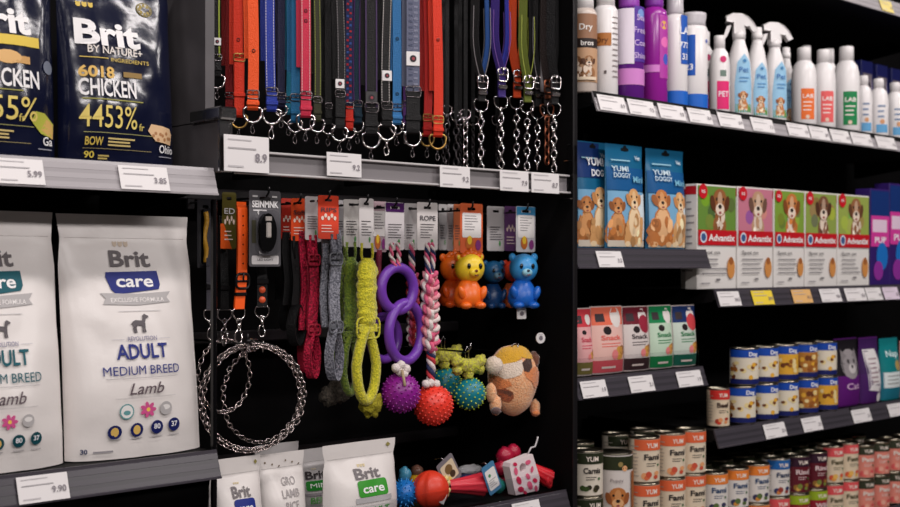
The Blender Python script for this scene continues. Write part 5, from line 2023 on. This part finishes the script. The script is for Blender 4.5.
# ------------------------------------------------------------------ boxes with dog photos
def photo_box(label, px0, px1, ytop, Yf, back, coat, dark, seed, rz=0.0):
    a, b = sp(px0, 240, Yf), sp(px1, 240, Yf)
    w = b.x - a.x
    Z = ZB1 + .001
    h = sp((px0 + px1) / 2, ytop, Yf).z - Z
    dp = .036
    t = thing('medicine_box', label, 'box', ((a.x + b.x) / 2, Yf + dp / 2, Z), rz, 'white and red boxes with dog photos')
    MB().box((0, 0, h / 2), (w, dp, h), mat('box_white', (226, 222, 218), .45), .0012).build('carton', t)
    p = Print(flat(0, -dp / 2), .5)
    p.rect('photo', back, -w * .485, h * .56, w * .485, h * .985)
    rd = random.Random(seed)
    for k in range(7):
        p.disc('photo', tuple(int(c * rd.uniform(.75, 1.2)) if c < 200 else c for c in back), rd.uniform(-.36, .36) * w, h * rd.uniform(.64, .9), w * .11)
    p.dog('dog_photo', w * .06, h * .5, h * .46, coat, (232, 214, 196), dark, hs=1.42)
    p.rect('red_band', (190, 24, 36), -w * .49, h * .42, w * .49, h * .565)
    p.disc('logo', (206, 216, 226), -w * .36, h * .495, w * .085)
    p.disc('logo', (60, 90, 140), -w * .36, h * .495, w * .06)
    p.text('brand_lettering', (240, 236, 236), 'Advantix', w * .1, h * .462, h * .062, w * .68, .025)
    p.disc('red_seal', (200, 24, 40), -w * .37, h * .93, w * .11)
    p.text('red_seal', (240, 230, 230), 'KG', -w * .37, h * .915, h * .03, None, .02)
    p.text('lettering', (84, 80, 84), 'Spot on', -w * .18, h * .335, h * .035, w * .46, .01)
    p.lines('fine_print', (150, 146, 148), -w * .4, w * .25, h * .28, 4, h * .045, h * .012, .4, seed)
    p.disc('dog_emblem', (206, 140, 76), w * .34, h * .2, w * .1, 1.6)
    p.disc('dog_emblem', (160, 96, 50), w * .34, h * .27, w * .06)
    p.lines('fine_print', (130, 126, 128), -w * .05, w * .06, h * .08, 1, .01, h * .02, 0)
    p.lines('fine_print', (170, 166, 168), -w * .42, -w * .2, h * .05, 1, .01, h * .012, 0)
    p.build(t)
    ps = Print(lambda u, v, of: (-w / 2 - of, -u, v), .5)
    ps.rect('side_red', (190, 30, 40), -dp * .45, h * .9, dp * .45, h * .98)
    ps.lines('side_print', (150, 144, 146), -dp * .38, dp * .3, h * .82, 11, h * .065, h * .014, .4, seed)
    ps.build(t)
    return t


G1 = (104, 140, 60)
photo_box('dog photo box half hidden behind the nearest one', 692, 731, 188, .075, (96, 120, 60), (150, 96, 56), (96, 54, 34), 1)
photo_box('nearest white and red box with a brown dog on green', 697, 736, 185, .03, G1, (150, 96, 56), (96, 54, 34), 2)
photo_box('white and red box with a pale dog on pink', 737.5, 772.5, 187.5, .03, (196, 120, 140), (190, 150, 120), (110, 80, 66), 3)
photo_box('third white and red box with an orange dog on green', 774, 804, 190, .03, (124, 156, 60), (196, 120, 62), (130, 72, 38), 4)
photo_box('fourth white and red box with a dark brown dog', 805, 836.5, 192.5, .03, (140, 158, 76), (120, 80, 56), (80, 50, 36), 5)
photo_box('last white and red box with a dog on yellow-green', 837.5, 869, 195, .03, (150, 166, 80), (150, 100, 66), (100, 64, 42), 6)


def tall_carton(label, px0, px1, ytop, Yf):
    a, b = sp(px0, 240, Yf), sp(px1, 240, Yf)
    w = b.x - a.x
    Z = ZB1 + .001
    h = sp((px0 + px1) / 2, ytop, Yf).z - Z
    t = thing('tall_carton', label, 'carton', ((a.x + b.x) / 2, Yf + .03, Z), 0, 'tall purple cartons')
    MB().box((0, 0, h / 2), (w, .05, h), plastic((52, 30, 104), .35), .0015).build('carton', t)
    p = Print(flat(0, -.025), .5)
    p.rect('colour_band', (22, 50, 112), -w * .48, h * .72, w * .48, h * .98)
    p.rect('colour_band', (206, 60, 150), -w * .48, h * .4, w * .48, h * .72)
    p.rect('colour_band', (226, 200, 220), -w * .4, h * .55, w * .35, h * .68)
    p.disc('picture', (30, 110, 190), w * .1, h * .3, w * .3, 1.2)
    p.disc('picture', (140, 50, 150), -w * .1, h * .15, w * .25)
    p.text('lettering', (244, 226, 240), 'PUP', 0, h * .44, h * .06, w * .6, .03)
    p.build(t)


tall_carton('purple, pink and blue carton after the dog photo boxes', 872, 891, 189, .03)
tall_carton('second purple and blue carton cut by the picture edge', 891, 911, 184, .03)


# ------------------------------------------------------------------ snack packs
def d_snack(top, body, foot, text_rgb, ball=None):
    def f(p, w, h):
        p.rect('colour_field', body, -w * .48, h * .2, w * .48, h * .72)
        p.rect('colour_field', top, -w * .48, h * .72, w * .48, h * .985)
        p.rect('colour_field', foot, -w * .48, h * .02, w * .48, h * .2)
        p.disc('mascot_spot', (226, 218, 214), w * .22, h * .83, w * .17, 1.2)
        p.rr('window_print', (60, 50, 54), w * .26, h * .12, .002, -w * .26, h * .83)
        p.disc('dark_spot', (40, 32, 34), -w * .1, h * .64, w * .12, .7)
        if ball:
            p.disc('ball_print', ball, w * .24, h * .72, w * .22)
        p.text('lettering', text_rgb, 'Snack', 0, h * .5, h * .07, w * .6, .02)
        p.lines('fine_print', text_rgb, -w * .3, w * .3, h * .44, 2, h * .04, h * .012)
        p.disc('treat_picture', (206, 150, 70), w * .22, h * .3, w * .14)
        p.disc('treat_picture', (150, 96, 50), w * .32, h * .34, w * .1)
        p.disc('treat_picture', (226, 130, 130), w * .06, h * .28, w * .1)
        p.rect('fine_print', (226, 210, 200), -w * .3, h * .08, w * .1, h * .11)
    return f


GS = 'small snack packs on the clear-lipped shelf'
SW = mat('snack_white', (206, 192, 188), .35, bump=.2, scale=30)
for k, (a, b, y, top, foot, tx, ball, lb) in enumerate((
        (572, 590, 308, (206, 60, 72), (120, 110, 60), (206, 70, 90), None, 'pink-red snack pack nearest the black upright'),
        (589, 621.5, 306, (226, 110, 84), (206, 84, 92), (226, 100, 90), None, 'wide coral snack pack'),
        (621, 647, 306, (110, 30, 44), (60, 40, 42), (70, 60, 64), (150, 40, 60), 'maroon and white snack pack'),
        (647, 670.5, 305, (20, 130, 76), (20, 120, 66), (24, 120, 70), None, 'bright green and white snack pack'),
        (670.5, 694, 305, (30, 52, 104), (20, 90, 72), (24, 120, 70), (206, 70, 76), 'green and navy snack pack with a red ball print'))):
    pouch('snack_pack', lb, 'pack', a, b, y, ZA3, .065, .04, SW, d_snack(top, ((226, 168, 168), (228, 184, 174), (212, 202, 198), (190, 212, 190), (196, 208, 196))[k], foot, tx, ball), 50 + k, GS, .06)


# ------------------------------------------------------------------ cans
RIM = mat('can_rim', (176, 168, 150), .28, 1.0)
LID = mat('can_lid', (140, 134, 120), .35, 1.0)
GC = 'food cans'


def can_proto(r, h, base, deco, rough=.38):
    t = thing('food_can', 'x', 'can', (0, 0, 0), 0, GC)
    MB().lathe([(r, .004), (r, h - .004)], mat('can_label_%d_%d_%d' % base, base, rough, spec=.5), 30).build('label_wrap', t)
    MB().lathe([(r * .9, h - .004), (r * .88, h - .004), (.0001, h - .0035)], LID, 30).build('lid', t)
    MB().lathe([(r, h - .0045), (r * 1.015, h - .002), (r * 1.0, h), (r * .93, h), (r * .9, h - .004)], RIM, 30).build('top_rim', t)
    MB().lathe([(.0001, .001), (r * .95, 0), (r * 1.015, .002), (r, .0045)], RIM, 30).build('bottom_rim', t)
    p = Print(cyl(r), .006)
    deco(p, r, h)
    p.build(t)
    return t


USED = set()


def put_can(proto, loc, rz, label):
    if id(proto) in USED:
        c = copy_tree(proto, loc, rz, label)
    else:
        USED.add(id(proto))
        c = proto
        c.location = loc
        c.rotation_euler[2] = rz
        c['label'] = label
    return c


def food_bits(p, r, h, y, cols, seed=1, part='food_picture', n=6, lo=-.5, hi=.6, sp_=.07):
    rd = random.Random(seed)
    for k in range(n):
        p.disc(part, cols[k % len(cols)], r * rd.uniform(lo, hi), h * (y + rd.uniform(-sp_, sp_)), r * rd.uniform(.12, .22), rd.uniform(.6, 1.1))


def d_cream(band, word, wc, cols, band2=None, dot=(60, 100, 60)):
    def f(p, r, h):
        p.rect('colour_band', band, -r * 1.1, h * .72, r * 1.5, h * .955)
        p.text('brand_lettering', (240, 226, 214), 'YUM', r * .1, h * .78, h * .1, r * .8, .02)
        p.text('lettering', wc, word, r * .1, h * .52, h * .12, r * 1.1, .03)
        p.lines('fine_print', wc, -r * .3, r * .4, h * .43, 2, h * .05, h * .014)
        p.disc('print_mark', dot, r * .55, h * .4, r * .09)
        food_bits(p, r, h, .18, cols, len(word))
        p.lines('fine_print', (170, 160, 150), -r * 1.45, -r * .75, h * .8, 9, h * .08, h * .016, .3)
    return f


def d_bluecan(food, seed):
    def f(p, r, h):
        p.rect('colour_band', (24, 72, 170), -r * 1.5, h * .75, r * 1.5, h * .955)
        p.rect('colour_band', (26, 34, 96), -r * 1.5, h * .04, r * 1.5, h * .17)
        p.text('brand_lettering', (236, 236, 240), 'Dog', r * .35, h * .79, h * .11, None, .03)
        p.rect('label_panel', food, -r * 1.3, h * .18, r * 1.0, h * .74)
        food_bits(p, r, h, .42, ((150, 90, 40), (232, 210, 150), (110, 60, 30), (226, 170, 60), (232, 210, 150)), seed, n=16, lo=-1.3, hi=.6, sp_=.2)
    return f


r_ = .0375
c_orange = can_proto(.0375, .109, (224, 208, 184), d_cream((222, 102, 62), 'Fami', (50, 46, 46), ((214, 110, 70), (226, 160, 110), (200, 84, 60))))
c_dark = can_proto(.0375, .105, (222, 212, 196), d_cream((42, 48, 30), 'Carnis', (44, 40, 40), ((70, 66, 40), (60, 80, 40), (50, 44, 34))))
c_white = can_proto(r_, .098, (222, 216, 206), d_bluecan((226, 216, 196), 1))
c_yel = can_proto(r_, .098, (222, 216, 206), d_bluecan((220, 166, 56), 2))
c_brn = can_proto(r_, .098, (222, 216, 206), d_bluecan((176, 116, 50), 3))
c_red = can_proto(.029, .1, (226, 206, 178), d_cream((206, 50, 44), 'Beef', (60, 40, 36), ((214, 70, 50), (170, 60, 40), (226, 150, 100))))
c_orw = can_proto(r_, .104, (224, 218, 212), d_cream((230, 128, 50), 'Fami', (44, 72, 110), ((206, 140, 60), (60, 60, 90), (90, 110, 60))))
c_blw = can_proto(r_, .104, (224, 218, 212), d_cream((30, 96, 166), 'Fami', (44, 60, 90), ((206, 130, 70), (50, 60, 100), (150, 60, 50))))
c_mar = can_proto(r_, .104, (96, 22, 36), d_cream((52, 26, 44), 'Rind', (226, 200, 200), ((206, 160, 80), (150, 110, 50), (120, 130, 60))))
c_lim = can_proto(r_, .104, (150, 26, 44), d_cream((150, 176, 40), 'Wild', (226, 206, 206), ((206, 120, 80), (180, 60, 60))))
c_pnk = can_proto(r_, .108, (224, 206, 178), d_cream((222, 84, 88), 'Fami', (90, 84, 60), ((226, 150, 70), (214, 90, 60), (230, 180, 90))))
c_grn = can_proto(r_, .1, (222, 136, 120), d_cream((52, 56, 40), 'Paté', (230, 220, 210), ((226, 110, 100), (214, 90, 90), (230, 170, 150))))


def can_at(proto, px, Y, Zb, label, jit=.12):
    o = sp(px, 300, Y)
    put_can(proto, (o.x, Y, Zb), random.uniform(-jit, jit) - .55, label)


# two layers on the shelf with the blue cans
H2 = .0995
row_lo = ((741, c_white), (764, c_white), (784.5, c_white), (804.5, c_brn), (824, c_yel))
row_hi = ((744, c_white), (764, c_white), (784, c_yel), (803.5, c_brn), (823, c_white))
can_at(c_red, 718, .045, ZB2 + .001, 'red-topped can at the near end of the blue can row')
for k, (px, c) in enumerate(row_lo):
    can_at(c, px, .048, ZB2 + .001, '%s blue-topped can of the lower row, counted from the red can' % ordn[k])
for k, (px, c) in enumerate(row_hi):
    can_at(c, px, .05, ZB2 + .001 + H2, '%s blue-topped can of the upper row, counted from the near end' % ordn[k])

# pouches past the blue cans
def d_cat(c1, c2, grey):
    def f(p, w, h):
        p.rect('colour_field', c1, -w * .49, h * .02, w * .49, h * .45)
        p.rect('colour_field', c2, -w * .49, h * .45, w * .49, h * .98)
        if grey == 1:
            p.disc('animal_picture', (150, 144, 146), 0, h * .62, w * .36, .9)
            p.poly('animal_picture', (130, 124, 126), [(-w * .34, h * .66), (-w * .1, h * .74), (-w * .3, h * .84)])
            p.poly('animal_picture', (130, 124, 126), [(w * .34, h * .66), (w * .1, h * .74), (w * .3, h * .84)])
            p.disc('animal_picture', (70, 66, 68), -w * .08, h * .66, w * .05)
            p.disc('animal_picture', (70, 66, 68), w * .16, h * .66, w * .05)
            p.disc('animal_picture', (196, 190, 190), w * .04, h * .55, w * .15, .7)
            p.disc('animal_picture', (60, 56, 58), w * .04, h * .58, w * .04)
            p.text('lettering', (206, 170, 206), 'Cat', 0, h * .25, h * .09, w * .5, .02)
        elif grey == 2:
            p.poly('white_panel', (226, 222, 222), [(-w * .3, h * .2), (w * .3, h * .16), (w * .42, h * .5), (w * .2, h * .82), (-w * .4, h * .82)])
            p.lines('fine_print', (150, 120, 130), -w * .2, w * .2, h * .66, 6, h * .07, h * .02)
            p.disc('white_panel', (226, 222, 222), w * .2, h * .08, w * .12)
        else:
            p.text('lettering', (206, 230, 230), 'Nap', 0, h * .7, h * .1, w * .6, .02)
            p.rect('white_panel', (214, 222, 222), -w * .45, h * .2, w * .4, h * .45)
            p.lines('fine_print', (130, 130, 130), -w * .35, w * .3, h * .38, 3, h * .06, h * .015)
            p.disc('animal_picture', (176, 150, 90), w * .2, h * .55, w * .14)
    return f


GQ = 'pouches past the blue cans'
PP = mat('pouch_purple', (80, 24, 100), .35, bump=.2, scale=30)
pouch('food_pouch', 'black and purple pouch with a grey animal picture', 'pouch', 833, 856.5, 338, ZB2, .06, .05, PP, d_cat((92, 24, 112), (26, 22, 28), 1), 61, GQ)
pouch('food_pouch', 'purple pouch with a slanted white panel', 'pouch', 858, 877, 337, ZB2, .055, .05, PP, d_cat((70, 30, 96), (60, 28, 84), 2), 62, GQ)
pouch('food_pouch', 'teal pouch beside the purple one', 'pouch', 878.5, 897, 338, ZB2, .055, .05, mat('pouch_teal', (20, 120, 128), .35, bump=.2, scale=30), d_cat((30, 110, 130), (18, 122, 126), 3), 63, GQ)
pouch('food_pouch', 'brownish pouch cut off by the picture edge', 'pouch', 899, 918, 340, ZB2, .055, .05, mat('pouch_rose', (170, 120, 120), .35, bump=.2, scale=30), d_cat((120, 70, 60), (190, 150, 140), 3), 64, GQ)

# ------------------------------------------------------------------ stacked cans on the bottom shelf
ZQ = ZBOT + .001


def column(px, Y, protos, hs, what, jit=.15):
    """Cans stacked on the bottom shelf, lowest first."""
    z = ZQ
    for lv, (c, h) in enumerate(zip(protos, hs)):
        o = sp(px, 300, Y)
        put_can(c, (o.x, Y, z), -.5 + random.uniform(-jit, jit), '%s, %s' % (what, ('bottom can of the stack', 'second can up the stack', 'third can up the stack', 'fourth can up the stack')[lv]))
        z += h


HO = .1095
za3 = (sp(643, 477.5, .06).z - ZQ)          # foot of the upper visible can in the orange stacks
hl = za3 / 2
for k, px in enumerate((644, 670, 690.5)):
    column(px, .045, (c_orange, c_orange, c_orange), (HO, HO, HO), 'cream can with orange top in the %s orange column' % ordn[k], .08)
for k, px in enumerate((617, 645)):
    column(px, .14, (c_dark, c_dark, c_dark), (HO, HO, HO), 'dim dark-topped can behind the orange stack, %s column' % ordn[k])
column(586.5, .055, (c_dark, c_dark, c_dark), (.1055, .1055, .1055), 'cream can with dark green top beside the upright')
column(578, .15, (c_dark, c_dark, c_dark), (.1055, .1055, .1055), 'dark-topped can behind the one by the upright')
# tall can with a puppy, on a plain dark can
o = sp(614.5, 300, .06)
rt = .0425
zt_ = sp(614.5, 451, .06).z
zb_ = ZQ + .1055 + .001
t = thing('tall_can', 'tall can with a brown puppy photo beside the orange stacks', 'can', (o.x, .06, zb_), -.6, 'tall puppy cans')
h = zt_ - zb_
MB().lathe([(rt, .004), (rt, h - .004)], mat('tall_can_wrap', (216, 208, 203), .35), 32).build('label_wrap', t)
MB().lathe([(rt, h - .0045), (rt * 1.015, h - .002), (rt, h), (rt * .9, h - .004), (.0001, h - .0035)], LID, 32).build('lid', t)
MB().lathe([(.0001, .001), (rt * .95, 0), (rt * 1.01, .002), (rt, .0045)], RIM, 32).build('bottom_rim', t)
p = Print(cyl(rt), .006)
p.rect('colour_band', (44, 50, 30), -rt * 1.5, h * .8, rt * 1.5, h * .965)
p.disc('print_mark', (230, 170, 120), rt * .3, h * .82, rt * .16)
p.disc('print_mark', (150, 130, 80), rt * .05, h * .87, rt * .14)
p.dog('dog_photo', -rt * .1, h * .02, h * .62, (186, 116, 62), (222, 170, 120), (150, 86, 46))
p.rect('brown_edge', (150, 92, 52), rt * .75, h * .3, rt * 1.4, h * .78)
p.text('lettering', (150, 140, 140), 'Puppy', -rt * .15, h * .66, h * .04, rt * .7, .01)
p.build(t)
o2 = (o.x, .06, ZQ)
put_can(c_dark, o2, 0, 'dark-topped can under the tall puppy can')

cols = ((713, (c_orw, c_orw)), (734, (c_orw, c_orw)), (755, (c_orw, c_orw)), (775.5, (c_pnk, c_blw)), (795.5, (c_lim, c_mar)), (813.5, (c_lim, c_mar)), (830, (c_pnk, c_pnk)), (845, (c_pnk, c_pnk)),
        (861, (c_grn, c_grn)), (876.5, (c_grn, c_grn)), (891, (c_grn, c_grn)), (905, (c_grn, c_grn)))
nm = ['orange-topped white can, first column past the cream stacks', 'orange-topped white can, second column past the cream stacks', 'orange-topped white can beside the blue-topped column', 'can in the column with a blue top',
      'can in the nearer maroon column', 'can in the farther maroon column', 'cream can in the nearer pink-topped column', 'cream can in the farther pink-topped column',
      'salmon can, first column past the pink tops', 'salmon can, second column past the pink tops', 'salmon can, third column past the pink tops', 'salmon can, fourth column past the pink tops']
for k, (px, pr) in enumerate(cols):
    hh = [.109 if c is c_pnk else (.101 if c is c_grn else .105) for c in pr]
    column(px, .05, pr, hh, nm[k], .1)
for k, px in enumerate((674, 697, 719, 740, 760, 778, 795, 811, 826, 840, 853)):
    pr = (c_grn, c_grn) if k > 8 else (c_dark, c_dark)
    column(px, .15, pr, (.106, .106), 'dim can in the second rank, %s from the near end' % ordn[k], .2)
